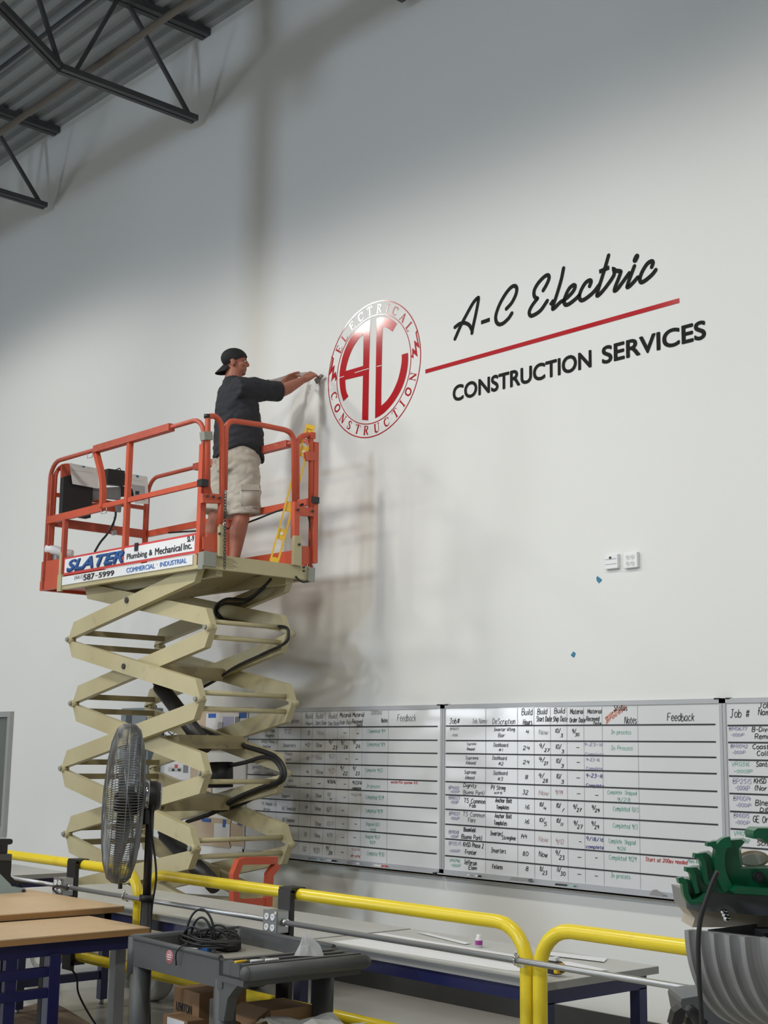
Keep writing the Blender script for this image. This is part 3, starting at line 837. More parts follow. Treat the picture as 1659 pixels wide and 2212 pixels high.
INKS = {'k': ('black handwriting', M_INK), 'f': ('worn black handwriting', M_INKFADE), 'h': ('almost wiped handwriting', M_INKGHOST), 'g': ('green handwriting', M_INKGREEN), 'b': ('blue handwriting', M_INKBLUE),
        'l': ('lilac handwriting', M_INKLILAC), 'r': ('red handwriting', M_INKRED), 'p': ('faint pink handwriting', M_INKPINK), 'o': ('orange slanted note', M_INKORANGE)}


def write_all(board, cf, entries):
    bk = {}
    for (text, x0, x1, yb, h, ink) in entries:
        mb = bk.setdefault(ink, MB())
        a = wp(*cf(x0, yb), YI)
        b = wp(*cf(x1, yb), YI)
        top = wp(*cf(x0, yb - h), YI)
        hh = top.z - a.z
        handwrite(mb, text, a.x, a.z, hh, YI - 0.0006, w=b.x - a.x, pen=max(0.0046, min(0.0095, hh * 0.09)), slope=0.0)
    for ink, mb in bk.items():
        mb.build('marker_lettering', INKS[ink][1], board, label=INKS[ink][0])


# middle board
X20, X21 = -7.385, -4.932
rows2 = [wp(*c8(85, y)).z for y in (325, 473, 605, 743, 893, 1027, 1175, 1328, 1478, 1650)]
cols2 = [wp(*c8(x, 400)).x for x in (490, 815, 985, 1152, 1322, 1494)] + [wp(*c9(x, 250)).x for x in (66, 411)]
b2 = whiteboard(X20, X21, 'middle whiteboard in the row, fully covered with a handwritten job table', rows2, cols2)
E2 = [
 ('Job#', 100, 200, 300, 55, 'k'), ('Job Name', 330, 480, 296, 45, 'h'), ('DeScription', 540, 768, 305, 55, 'f'), ('Build', 838, 945, 212, 65, 'k'), ('Hours', 852, 942, 312, 55, 'k'),
 ('Build', 1000, 1095, 205, 58, 'k'), ('Start Date', 990, 1145, 278, 52, 'k'), ('Build', 1172, 1276, 194, 54, 'k'), ('Ship Date', 1158, 1306, 278, 52, 'k'), ('Material', 1335, 1472, 200, 50, 'k'), ('Order Date', 1330, 1488, 285, 46, 'k'),
 ('Material', 1512, 1656, 195, 44, 'k'), ('Received', 1500, 1630, 272, 46, 'k'), ('Date', 1575, 1650, 318, 40, 'k'),
 ('Inverter lifting', 555, 765, 376, 34, 'f'), ('Bar', 598, 662, 436, 38, 'f'), ('BM1077', 105, 190, 366, 26, 'h'), ('-0001', 120, 180, 428, 22, 'h'), ('4', 876, 908, 405, 42, 'k'), ('Now', 1015, 1105, 410, 48, 'h'),
 ('10/', 1180, 1232, 392, 44, 'k'), ('3', 1236, 1256, 436, 34, 'k'), ('9/', 1352, 1392, 398, 44, 'k'), ('30', 1384, 1424, 426, 32, 'k'),
 ('Supreme', 275, 370, 518, 26, 'h'), ('Almond', 275, 352, 572, 28, 'f'), ('Dashboard', 552, 696, 536, 38, 'f'), ('#1', 600, 640, 584, 30, 'f'), ('24', 852, 916, 566, 40, 'k'), ('9/', 1015, 1068, 552, 46, 'k'), ('27', 1072, 1118, 588, 34, 'k'), ('10/', 1184, 1240, 558, 46, 'k'), ('3', 1246, 1268, 600, 34, 'k'), ('-', 1390, 1424, 556, 30, 'k'),
 ('Supreme', 262, 392, 664, 32, 'f'), ('Almond', 266, 364, 716, 34, 'f'), ('Dashboard', 540, 682, 668, 38, 'f'), ('#2', 598, 648, 726, 34, 'f'), ('24', 852, 914, 712, 40, 'k'), ('9/', 1012, 1068, 692, 46, 'k'), ('27', 1068, 1104, 722, 34, 'k'), ('10/', 1190, 1240, 702, 46, 'k'), ('3', 1240, 1264, 748, 34, 'k'), ('-', 1392, 1432, 710, 30, 'k'),
 ('Supreme', 250, 370, 812, 38, 'f'), ('Almond', 258, 352, 868, 36, 'f'), ('Dashboard', 550, 690, 822, 40, 'f'), ('#3', 590, 642, 882, 36, 'f'), ('8', 870, 898, 866, 40, 'k'), ('9/', 1010, 1064, 856, 48, 'k'), ('28', 1056, 1102, 902, 38, 'k'), ('10/', 1192, 1240, 858, 46, 'k'), ('3', 1240, 1266, 912, 36, 'k'), ('-', 1390, 1430, 866, 30, 'k'),
 ('Dignity', 242, 372, 948, 38, 'k'), ('(Buena Park)', 236, 452, 1020, 40, 'f'), ('PV String', 525, 668, 974, 44, 'k'), ('wire', 556, 636, 1018, 32, 'f'), ('32', 846, 902, 1022, 44, 'k'), ('Now', 1015, 1110, 1030, 46, 'p'), ('9/19', 1180, 1254, 1024, 46, 'p'), ('-', 1392, 1434, 1028, 30, 'k'), ('-', 1580, 1620, 1046, 30, 'k'),
 ('BP4001', 92, 190, 972, 34, 'l'), ('-0001P', 100, 202, 1008, 26, 'l'), ('BM1037', 92, 200, 1074, 36, 'l'), ('-0001P', 104, 190, 1116, 30, 'l'),
 ('TS Common', 246, 462, 1110, 46, 'k'), ('Fab', 304, 366, 1156, 40, 'k'), ('Anchor Bolt', 568, 736, 1104, 44, 'k'), ('Templates', 578, 706, 1172, 40, 'k'), ('16', 868, 914, 1172, 44, 'k'), ('10/', 1020, 1062, 1146, 42, 'k'), ('4', 1060, 1086, 1184, 36, 'k'), ('10/', 1192, 1236, 1158, 46, 'k'), ('1', 1238, 1256, 1200, 36, 'k'), ('9/', 1364, 1402, 1172, 46, 'k'), ('27', 1404, 1446, 1200, 36, 'k'), ('9/', 1554, 1592, 1180, 44, 'k'), ('29', 1590, 1630, 1206, 36, 'k'),
 ('BM1037', 96, 200, 1234, 34, 'l'), ('-0001P', 104, 200, 1280, 28, 'l'), ('TS Common', 236, 458, 1246, 44, 'f'), ('Faire', 290, 362, 1306, 46, 'f'), ('Anchor Bolt', 562, 734, 1262, 44, 'k'), ('Templates', 552, 684, 1334, 44, 'k'), ('16', 866, 912, 1322, 44, 'k'), ('10/', 1018, 1068, 1306, 42, 'k'), ('5', 1066, 1090, 1344, 38, 'k'), ('10/', 1194, 1236, 1312, 44, 'k'), ('11', 1232, 1256, 1346, 34, 'k'), ('9/', 1368, 1408, 1338, 46, 'k'), ('27', 1408, 1456, 1372, 40, 'k'), ('9/', 1550, 1590, 1342, 44, 'k'), ('29', 1586, 1626, 1376, 38, 'k'),
 ('BM1018', 92, 192, 1424, 36, 'l'), ('-0001P', 104, 190, 1466, 28, 'l'), ('Bloomfield', 244, 362, 1402, 42, 'k'), ('(Buena Park)', 218, 428, 1476, 44, 'k'), ('Inverter/', 518, 640, 1442, 44, 'k'), ('Stringline', 636, 774, 1484, 40, 'k'), ('144', 830, 888, 1474, 46, 'k'), ('Now', 1014, 1104, 1504, 50, 'p'), ('9/12', 1184, 1268, 1530, 52, 'p'), ('-', 1420, 1446, 1520, 28, 'k'),
 ('BP0575', 92, 216, 1540, 36, 'l'), ('-0001P', 94, 204, 1610, 26, 'l'), ('KHSD Phase 2', 238, 446, 1556, 44, 'k'), ('Frontier', 260, 374, 1634, 46, 'k'), ('Inverters', 526, 674, 1618, 48, 'k'), ('80', 846, 902, 1650, 44, 'k'), ('Now', 1016, 1100, 1660, 52, 'k'), ('9/', 1182, 1226, 1646, 50, 'k'), ('23', 1222, 1272, 1690, 44, 'k'), ('-', 1406, 1442, 1678, 28, 'k'), ('-', 1584, 1612, 1684, 28, 'k'),
 ('VM0916', 98, 206, 1712, 32, 'g'), ('-0001P', 110, 212, 1760, 28, 'g'), ('Jefferson', 248, 376, 1738, 46, 'k'), ('Elem', 296, 376, 1792, 40, 'k'), ('Fixtures', 538, 640, 1782, 46, 'k'), ('8', 874, 904, 1806, 44, 'k'), ('8/', 1024, 1056, 1806, 46, 'k'), ('23', 1052, 1096, 1844, 40, 'k'), ('11/', 1196, 1238, 1812, 46, 'k'), ('30', 1234, 1282, 1852, 40, 'k'), ('-', 1400, 1440, 1852, 28, 'k'), ('-', 1580, 1614, 1870, 28, 'k'),
]
write_all(b2, c8, E2)
E2b = [
 ('Status', 160, 288, 202, 52, 'k'), ('Notes', 266, 380, 326, 64, 'k'), ('Feedback', 682, 940, 304, 74, 'k'), ('In process', 134, 326, 430, 40, 'g'), ('In Process', 134, 342, 584, 40, 'g'),
 ('Complete: Shipped', 98, 380, 1010, 36, 'g'), ('9/28', 190, 316, 1086, 42, 'g'), ('Completed 10/3', 152, 396, 1174, 44, 'g'), ('Completed 9/3', 150, 388, 1338, 44, 'g'), ('Complete: Shipped', 108, 368, 1486, 42, 'g'), ('9/26', 190, 274, 1556, 36, 'g'), ('Completed 9/29', 112, 376, 1646, 44, 'g'), ('In process', 134, 316, 1820, 44, 'g'),
 ('Start at 200ev needed', 470, 872, 1662, 36, 'r'), ('More items', 880, 1018, 1678, 34, 'g'),
 ('9-23-16', -130, 50, 545, 30, 'l'), ('Complete', -120, 60, 640, 30, 'l'), ('9-23-16', -110, 20, 692, 30, 'l'), ('Complete', -110, 50, 776, 30, 'l'), ('9-23-16', -110, 55, 850, 36, 'b'), ('Complete', -110, 62, 945, 34, 'b'), ('9/18/16', -110, 60, 1462, 36, 'b'), ('complete', -110, 60, 1536, 32, 'b'),
]
write_all(b2, c9, E2b)
_m = MB()
for k, (tx, dx, dy) in enumerate([('work in', 0, 0), ('process', 14, 28)]):
    a = wp(*c9(78 + dx, 292 + dy), YI)
    handwrite(_m, tx, a.x, a.z, 0.030, YI - 0.0006, w=0.155, pen=0.008, slope=0.55)
_m.build('marker_lettering', M_INKORANGE, b2, label='orange slanted note')

# left board
X10 = X20 - 2.453
rows1 = [wp(*c7(1590, y)).z for y in (261, 374, 481, 592, 708, 812, 931, 1050, 1166, 1302)]
cols1 = [wp(*c7(x, 300)).x for x in (244, 430, 525, 627, 727, 827, 930, 1142)]
b1 = whiteboard(X10, X20 - 0.003, 'left whiteboard in the row, partly hidden behind the scissor lift', rows1, cols1)
E1 = [
 ('Description', 270, 395, 232, 30, 'f'), ('Build', 452, 508, 196, 40, 'f'), ('Hours', 455, 512, 250, 30, 'f'), ('Build', 537, 592, 196, 40, 'f'), ('Start Date', 532, 622, 248, 32, 'f'), ('Build', 642, 704, 196, 40, 'f'), ('Ship Date', 634, 724, 252, 32, 'f'), ('Material', 732, 822, 186, 36, 'k'), ('Order Date', 730, 824, 244, 32, 'f'), ('Material', 834, 930, 182, 34, 'k'), ('Received', 832, 916, 236, 32, 'k'), ('Date', 868, 914, 262, 24, 'k'),
 ('Status', 982, 1070, 164, 40, 'f'), ('Notes', 1070, 1120, 228, 32, 'k'), ('Feedback', 1200, 1350, 218, 54, 'f'),
 ('TS', 274, 330, 318, 34, 'f'), ('8', 464, 486, 332, 38, 'f'), ('Now', 546, 602, 328, 34, 'h'), ('-', 752, 782, 326, 26, 'k'), ('-', 860, 886, 330, 26, 'k'), ('Completed 9/4', 958, 1100, 312, 28, 'g'), ('Kern High', 110, 200, 306, 24, 'f'), ('Angeles', 124, 196, 348, 26, 'f'),
 ('Inverters', 270, 370, 428, 28, 'f'), ('40', 446, 482, 424, 30, 'f'), ('Now', 538, 584, 428, 36, 'f'), ('9/', 640, 672, 406, 34, 'k'), ('23', 676, 708, 446, 28, 'k'), ('9/', 740, 764, 412, 34, 'k'), ('26', 764, 794, 440, 26, 'k'), ('9/', 838, 862, 404, 34, 'k'), ('26', 862, 894, 434, 26, 'k'), ('Completed 9/4', 952, 1098, 420, 30, 'g'), ('KHSD Phase 2', 96, 222, 396, 26, 'f'), ('Shafter', 102, 168, 436, 24, 'f'),
 ('6', 458, 476, 534, 32, 'f'), ('Now', 538, 586, 530, 34, 'h'), ('9/27', 640, 692, 520, 34, 'h'), ('-', 770, 792, 534, 24, 'k'), ('-', 852, 876, 538, 24, 'k'), ('Tools', 278, 342, 494, 24, 'f'), ('work', 296, 336, 538, 22, 'f'),
 ('4', 454, 476, 646, 32, 'k'), ('Now', 538, 592, 646, 36, 'f'), ('9/21', 636, 690, 640, 40, 'p'), ('9/', 734, 762, 616, 32, 'k'), ('22', 758, 792, 656, 28, 'k'), ('9/', 836, 862, 618, 32, 'k'), ('23', 860, 890, 656, 28, 'k'), ('Complete 9/23', 936, 1080, 628, 28, 'g'), ('Cont', 120, 184, 608, 24, 'f'), ('College', 122, 190, 656, 28, 'f'), ('BM1012', 22, 90, 604, 22, 'l'), ('-0001P', 24, 86, 648, 20, 'l'),
 ('-', 450, 480, 738, 24, 'k'), ('-', 546, 572, 736, 24, 'k'), ('9/30/16', 630, 694, 722, 26, 'k'), ('-', 760, 780, 740, 24, 'k'), ('9/23/16', 834, 910, 730, 26, 'k'), ('complete', 832, 902, 776, 26, 'k'), ('In process', 950, 1058, 758, 28, 'g'), ('water/Co system 4.0', 1148, 1362, 722, 20, 'r'), ('Arc', 312, 352, 712, 24, 'f'), ('Supports', 300, 376, 756, 24, 'f'),
 ('Supports', 258, 326, 838, 26, 'f'), ('8', 456, 474, 836, 28, 'f'), ('Now', 536, 580, 838, 32, 'f'), ('10/', 630, 660, 826, 28, 'f'), ('4', 644, 664, 862, 24, 'f'), ('-', 756, 776, 850, 24, 'k'), ('9/21/16', 822, 904, 824, 20, 'h'), ('Completed 9/29', 940, 1086, 850, 32, 'g'),
 ('TS Mobile Co', 92, 214, 900, 24, 'f'), ('Array', 108, 162, 944, 24, 'f'), ('AD Template', 258, 370, 940, 28, 'f'), ('9', 444, 464, 934, 28, 'f'), ('Now', 530, 576, 942, 32, 'f'), ('10/5', 622, 664, 956, 40, 'f'), ('-', 740, 764, 956, 24, 'k'), ('Completed 9/29', 938, 1076, 960, 32, 'g'),
 ('AD Template', 262, 360, 1034, 28, 'f'), ('Now', 530, 576, 1066, 34, 'f'), ('10/7', 624, 676, 1068, 36, 'h'), ('-', 744, 764, 1064, 24, 'k'), ('-', 846, 868, 1066, 24, 'k'), ('Shipped 10/3', 940, 1056, 1066, 28, 'g'), ('9/28', 978, 1020, 1116, 26, 'g'),
 ('8', 440, 458, 1156, 36, 'f'), ('Now', 528, 568, 1162, 32, 'f'), ('9/30', 624, 668, 1160, 32, 'h'), ('-', 744, 764, 1174, 24, 'k'), ('-', 838, 860, 1174, 24, 'k'), ('Shipped 9/27', 936, 1056, 1168, 28, 'g'), ('9/29', 974, 1016, 1216, 26, 'g'),
 ('32', 428, 458, 1272, 34, 'f'), ('9/21', 516, 562, 1288, 40, 'f'), ('9/', 616, 644, 1268, 34, 'k'), ('26', 640, 668, 1302, 28, 'k'), ('-', 736, 758, 1296, 24, 'k'), ('9/26/16', 826, 890, 1268, 20, 'p'), ('on site', 820, 896, 1320, 20, 'r'), ('Complete 9/30', 952, 1090, 1308, 34, 'g'),
]
write_all(b1, c7, E1)

# right board
X31 = X21 + 0.003 + 2.453
rows3 = [wp(*c9(1275, y)).z for y in (348, 512, 680, 836, 1005, 1178, 1346, 1520)] + [wp(*c9(1275, y)).z for y in (1680, 1850)]
cols3 = [X21 + 1.16, X21 + 1.5]
b3 = whiteboard(X21 + 0.003, X31, 'right whiteboard in the row, cut by the picture edge behind the pipe bender', rows3, cols3)
E3 = [
 ('Job #', 1290, 1476, 270, 80, 'k'), ('Job', 1565, 1680, 178, 64, 'k'), ('Name', 1564, 1700, 246, 56, 'k'), ('BM0677', 1280, 1450, 394, 34, 'l'), ('-0001P', 1296, 1422, 452, 28, 'l'), ('B-Diversified', 1502, 1860, 406, 44, 'k'), ('Remodel', 1532, 1760, 478, 48, 'k'),
 ('BM1042', 1296, 1458, 562, 34, 'l'), ('-0001P', 1308, 1436, 620, 28, 'l'), ('Coastline', 1508, 1760, 574, 46, 'k'), ('College', 1550, 1760, 640, 46, 'k'),
 ('VR0316', 1302, 1472, 740, 40, 'g'), ('-0005P', 1326, 1502, 804, 30, 'g'), ('Santa Ana', 1542, 1800, 744, 46, 'k'),
 ('BP2515', 1316, 1494, 908, 46, 'l'), ('-0006P', 1336, 1478, 972, 42, 'l'), ('KHSD P2', 1524, 1720, 908, 48, 'k'), ('(North)', 1530, 1730, 976, 46, 'k'),
 ('BM1014', 1322, 1486, 1074, 44, 'l'), ('-0001P', 1344, 1490, 1134, 34, 'l'), ('Blnew', 1536, 1700, 1122, 54, 'k'), ('D1D2', 1580, 1720, 1186, 40, 'k'),
 ('BM1015', 1326, 1474, 1238, 40, 'l'), ('-0001P', 1338, 1478, 1302, 34, 'l'), ('GE Oracle', 1514, 1760, 1284, 60, 'k'),
 ('VM0916', 1324, 1490, 1412, 42, 'g'), ('-0006P', 1380, 1480, 1484, 40, 'g'), ('School', 1552, 1740, 1510, 46, 'k'),
]
write_all(b3, c9, E3)

# things on the marker trays


def marker(px, py, L, body, capm, label, d=1):
    p = at(px, py, 1, -0.05)
    z = BZ0 + 0.0078
    t = thing('marker_pen', label, 'marker', (p.x, -0.05, z - 0.01), 'marker pens on the whiteboard trays')
    MB().cyl((p.x, -0.05, z), (p.x + d * L * 0.66, -0.052, z), 0.0095, 12).build('barrel', body, t)
    MB().cyl((p.x + d * L * 0.66, -0.052, z), (p.x + d * L, -0.053, z), 0.0105, 12).build('cap', capm, t)


marker(*c7(612, 1362), 0.135, M_PAPER, M_BLACK, 'white marker with black cap on the left whiteboard tray')
marker(*c7(800, 1374), 0.14, M_INKLILAC, M_PAPER, 'blue grey marker on the left whiteboard tray beside the red one')
marker(*c7(1005, 1392), 0.155, M_PAPER, M_INKRED, 'white marker with red cap on the left whiteboard tray')
marker(*c7(480, 1352), 0.15, M_INKFADE, M_INKGREEN, 'dull green marker nearest the lift on the left whiteboard tray')
marker(*c8(1188, 1945), 0.165, M_INK, M_INKGREEN, 'dark green marker pen lying on the middle whiteboard tray')
marker(*c8(365, 1862), 0.05, M_PAPER, M_INK, 'short white marker with black tip at the left of the middle tray')
marker(*c8(285, 1852), 0.03, M_PAPER, M_PAPER, 'tiny white cap at the far left of the middle tray')
_e = at(*c8(850, 1912), 1, -0.05)
solo(MB().box((_e.x - 0.10, -0.078, BZ0 - 0.001), (_e.x + 0.08, -0.03, BZ0 + 0.016)).box((_e.x - 0.09, -0.074, BZ0 + 0.016), (_e.x + 0.07, -0.034, BZ0 + 0.03)), 'board_eraser', M_LAMEDGE, 'grey felt eraser lying on the middle whiteboard tray', 'eraser')
_e = at(*c9(590, 1975), 1, -0.05)
_m = MB().prism([(_e.x - 0.05, -0.075, BZ0), (_e.x + 0.06, -0.075, BZ0), (_e.x + 0.05, -0.075, BZ0 + 0.015), (_e.x + 0.01, -0.075, BZ0 + 0.026), (_e.x - 0.02, -0.075, BZ0 + 0.042), (_e.x - 0.04, -0.075, BZ0 + 0.025)], (0, 0.04, 0))
solo(_m, 'crumpled_rag', M_LAMEDGE, 'small crumpled grey rag on the right end of the middle whiteboard tray', 'rag')

# wall plates and tape scraps
c4 = crop(1200, 1180, 7.541)


def plate(xa, xb, yt, yb, label):
    x0, zt = wl(*c4(xa, yt))
    x1, _ = wl(*c4(xb, yt))
    _, zb = wl(*c4(xa, yb))
    zt2 = wl(*c4(xb, yb - (yb - yt)))[1]
    t = thing('wall_plate', label, 'wall plate', ((x0 + x1) / 2, 0, zb), 'electrical plates on the bare wall')
    MB().box((x0, -0.03, zb), (x1, 0, zt), 0.004).build('cover', M_SIGNW, t)
    return t, x0, x1, zb, zt


t, x0, x1, zb, zt = plate(838, 1052, 152, 385, 'blank white wall plate with a small black hole, left of two')
_c = wp(*c4(890, 193), -0.031)
MB().cyl((_c.x, -0.0315, _c.z), (_c.x, -0.03, _c.z), 0.011, 14).build('hole', M_BLACK, t)
MB().box((x0 + 0.01, -0.033, zb + 0.03), (x1 - 0.01, -0.03, zb + 0.034)).build('ridge', M_LAM, t)
MB().box((x0 + 0.01, -0.033, zt - 0.034), (x1 - 0.01, -0.03, zt - 0.030)).build('ridge', M_LAM, t)
t, x0, x1, zb, zt = plate(1146, 1370, 120, 370, 'white double socket wall plate, right of two')
for sx in (0.33, 0.67):
    for sz in (0.3, 0.7):
        cx, cz = x0 + (x1 - x0) * sx, zb + (zt - zb) * sz
        so = MB().cyl((cx, -0.034, cz), (cx, -0.028, cz), 0.017, 16).build('socket', M_PAPER, t)
        MB().box((cx - 0.007, -0.0348, cz - 0.005), (cx - 0.004, -0.0338, cz + 0.006)).build('slot', M_INKFADE, so)
        MB().box((cx + 0.004, -0.0348, cz - 0.005), (cx + 0.007, -0.0338, cz + 0.006)).build('slot', M_INKFADE, so)
M_TAPE3 = mat('faded blue tape', (0.035, 0.20, 0.33, 1), 0.6)
for pts, lb in [([(682, 485), (755, 545), (738, 570), (704, 603), (668, 560), (664, 510)], 'small torn scrap of blue tape just below the wall plates'), ([(288, 1714), (326, 1742), (308, 1795), (292, 1815), (246, 1776)], 'lower small torn scrap of blue tape on the bare wall')]:
    P = [at(*c4(*p), 1, -0.003) for p in pts]
    tag(MB().prism(P, (0, 0.002, 0)).build('tape_scrap', M_TAPE3), lb, 'tape', 'scraps of blue tape')

# grey cabinet, clock, posters and pinboards behind the lift
ce = crop(240, 1500, 5.184)
x0, zt = wl(262, 1530, -0.15)
x1 = -11.22
t = thing('electrical_cabinet', 'blue grey wall cabinet seen behind the lift arms', 'cabinet', ((x0 + x1) / 2, -0.08, 1.42))
MB().box((x0, -0.15, 1.42), (x1, 0, zt), 0.006).build('body', M_PANEL, t)
d = MB().box((x0 + 0.03, -0.165, 1.45), (x1 - 0.03, -0.15, zt - 0.03), 0.004).build('door', M_PANEL, t)
MB().box((x1 - 0.11, -0.18, 1.74), (x1 - 0.08, -0.165, 1.86)).build('handle', M_DARKST, d)
MB().box((x0 + 0.12, -0.167, 1.84), (x1 - 0.28, -0.164, zt - 0.06)).build('window_pane', M_STEEL, t)
_c = wp(*ce(690, 455), -0.03)
t = thing('wall_clock', 'round white wall clock with dark rim behind the lift arms', 'clock', (_c.x, 0, _c.z - 0.16))
MB().lathe(_c, (0, -1, 0), [(0.165, -0.03), (0.165, 0.012), (0.14, 0.012), (0.138, 0.004)], 32).build('rim', M_BLACK, t)
fa = MB().lathe(_c, (0, -1, 0), [(0.0, 0.003), (0.14, 0.003)], 32).build('face', M_SIGNW, t)
_m = MB()
for k in range(12):
    a = k * math.pi / 6
    d = Vector((math.sin(a), 0, math.cos(a)))
    ribbon(_m, [_c + d * 0.105 + Vector((0, -0.004, 0)), _c + d * 0.125 + Vector((0, -0.004, 0))], 0.012, round_ends=False)
_m.build('hour_mark', M_INK, fa)
ribbon(MB(), [_c, _c], 0.01, round_ends=False)
_m = MB()
ribbon(_m, [_c + Vector((0, -0.0055, 0)), _c + Vector((-0.07, -0.0055, 0.03))], 0.012)
ribbon(_m, [_c + Vector((0, -0.0055, 0)), _c + Vector((0.09, -0.0055, 0.055))], 0.008)
_m.build('clock_hand', M_INK, t)


def wall_rect(x0p, y0p, x1p, y1p, cf, y, m, name, label, cat, th=0.004, group=None):
    a, b = wp(*cf(x0p, y0p), y), wp(*cf(x1p, y1p), y)
    mb = MB().box((a.x, y, b.z), (b.x, y + th, a.z))
    return solo(mb, name, m, label, cat, group)


def zt_of(px, py):
    return wl(px, py)[1]


wall_rect(905, 160, 1565, 640, ce, -0.012, M_CORK, 'pinboard', 'tan pinboard between the lift and the left whiteboard', 'pinboard', 0.012)
a = wall_rect(1065, 210, 1560, 470, ce, -0.016, M_PAPER, 'taped_sheet', 'white drawing sheet taped to the tan pinboard with blue tape', 'paper', 0.003)
for i, (q, lb) in enumerate([((1090, 215, 1172, 262), 'blue tape strip on the upper left of the pinned drawing'), ((1432, 205, 1558, 265), 'blue tape strip on the upper right of the pinned drawing')]):
    wall_rect(*q, ce, -0.018, M_BLUETAPE2, 'tape_strip', lb, 'tape', 0.001)
wall_rect(1250, 250, 1365, 430, ce, -0.018, M_INKLILAC, 'printed_drawing', 'grey printed photo on the drawing sheet behind the lift', 'print', 0.001)
wall_rect(1388, 250, 1440, 360, ce, -0.018, M_INKFADE, 'printed_drawing', 'narrow dark printed strip on the drawing sheet behind the lift', 'print', 0.001)
wall_rect(1195, 310, 1250, 430, ce, -0.018, M_INKGHOST, 'printed_drawing', 'pale grey printed strip left of the printed photo behind the lift', 'print', 0.001)
po = wall_rect(600, 770, 885, 960, ce, -0.012, M_PAPER, 'notice_poster', 'white notice with red and black blocks seen through the lift arms', 'poster', 0.004)
for q, m_ in [((712, 785, 745, 825), M_INKRED), ((680, 832, 710, 860), M_INK), ((745, 832, 778, 860), M_INK), ((808, 790, 860, 880), M_INKFADE), ((640, 815, 790, 870), M_LAM)]:
    a, b = wp(*ce(*q[:2]), -0.0135), wp(*ce(*q[2:]), -0.0135)
    yy = -0.0135 if m_ is not M_LAM else -0.0128
    MB().box((a.x, yy, b.z), (b.x, -0.012, a.z)).build('printed_block', m_, po)
wall_rect(885, 780, 1120, 1120, ce, -0.010, M_CORK, 'pinboard', 'narrow tan board right of the red and black notice', 'pinboard', 0.010)
wall_rect(1175, 780, 1540, 1060, ce, -0.010, M_PAPER, 'taped_sheet', 'large white sheet on the wall beside the left whiteboard', 'paper', 0.004)
wall_rect(860, 1360, 1330, 1720, ce, -0.010, M_CORK, 'pinboard', 'lower left sheet of brown paper taped to the wall behind the lift', 'paper', 0.006)
wall_rect(1330, 1440, 1510, 1700, ce, -0.010, M_CORK, 'brown_paper', 'lower right sheet of brown paper taped to the wall behind the lift', 'paper', 0.006)
wall_rect(1155, 1440, 1325, 1640, ce, -0.014, M_PAPER, 'taped_sheet', 'white sheet taped between the two brown papers behind the lift', 'paper', 0.003)
for q, lb in [((1015, 1385, 1110, 1430), 'left blue tape strip on the lower brown paper'), ((1250, 1400, 1278, 1490), 'upright blue tape strip on the lower white sheet'), ((1415, 1420, 1480, 1465), 'right blue tape strip on the lower brown paper')]:
    wall_rect(*q, ce, -0.016, M_BLUETAPE2, 'tape_strip', lb, 'tape', 0.001)

# ------------------------------------------------------------------ scissor lift
ca = crop(60, 720, 2.5136)
cd = crop(80, 960, 6.144)
cg = crop(400, 880, 5.53)
cs = crop(120, 1130, 5.184)
cm = crop(100, 1220, 2.765)
LY0, LY1 = -1.66, -0.65
LYC = -1.155
lift = thing('scissor_lift', 'raised scissor lift with orange rails and cream folding arms', 'scissor lift', (-9.25, LYC, 0.0))
PZ = [2.653, 2.13, 1.603, 1.08, 0.56]
XL, XR = -10.2, -8.30
T_ARM = 0.052
H_ARM = 0.125


def arm(xa, za, xb, zb, ya, yb, m=M_CREAM):
    """one scissor arm between a left and a right pin, outline with tapered pin ends"""
    s = 1 if zb > za else -1
    c0 = Vector((xa, 0, za + s * 0.072))
    c1 = Vector((xb, 0, zb - s * 0.072))
    d = (c1 - c0).normalized()
    n = Vector((-d.z, 0, d.x))
    h = n * (H_ARM / 2) * s
    poly = [Vector((xa - 0.03, 0, za)), c0 + h + d * 0.06, c1 + h - d * 0.0, Vector((xb + 0.03, 0, zb)), c1 - h - d * 0.06, c0 - h + d * 0.0]
    poly = [Vector((p.x, ya, p.z)) for p in poly]
    mb = MB().prism(poly, (0, yb - ya, 0))
    return mb.build('scissor_arm', m, lift)


def nut(x, y0, y1, z, r=0.026):
    return MB().cyl((x, y0, z), (x, y1, z), r, 10)


OUT_N, IN_N = (-1.60, -1.545), (-1.53, -1.475)
OUT_F, IN_F = (-0.765, -0.71), (-0.835, -0.78)
# joints: left outer on even levels, right outer on odd levels
levels = []
for k in range(4):
    if k % 2 == 0:
        levels.append(('o', XL, PZ[k], XR, PZ[k + 1]))
        levels.append(('i', XL, PZ[k + 1], XR, PZ[k]))
    else:
        levels.append(('o', XL, PZ[k + 1], XR, PZ[k]))
        levels.append(('i', XL, PZ[k], XR, PZ[k + 1]))
for w, xa, za, xb, zb in levels:
    for yr in ((OUT_N, OUT_F) if w == 'o' else (IN_N, IN_F)):
        a = arm(xa, za, xb, zb, yr[0], yr[1], M_CREAM)
        if w == 'o':
            yy = (yr[0] - 0.012, yr[0] + 0.01) if yr is OUT_N else (yr[1] - 0.01, yr[1] + 0.012)
            nut((xa + xb) / 2 - 0.08, yy[0], yy[1], (za + zb) / 2 + 0.01, 0.022).build('pivot_nut', M_DARKST, a)
# top pair up to the platform
for yr in (OUT_N, OUT_F):
    a = arm(XL, PZ[0], -8.36, 3.135, yr[0], yr[1])
    nut(-9.33, yr[0] - 0.012, yr[1], 2.92, 0.024).build('pivot_nut', M_DARKST, a)
for yr in (IN_N, IN_F):
    arm(-10.12, 3.135, XR, PZ[0], yr[0], yr[1])
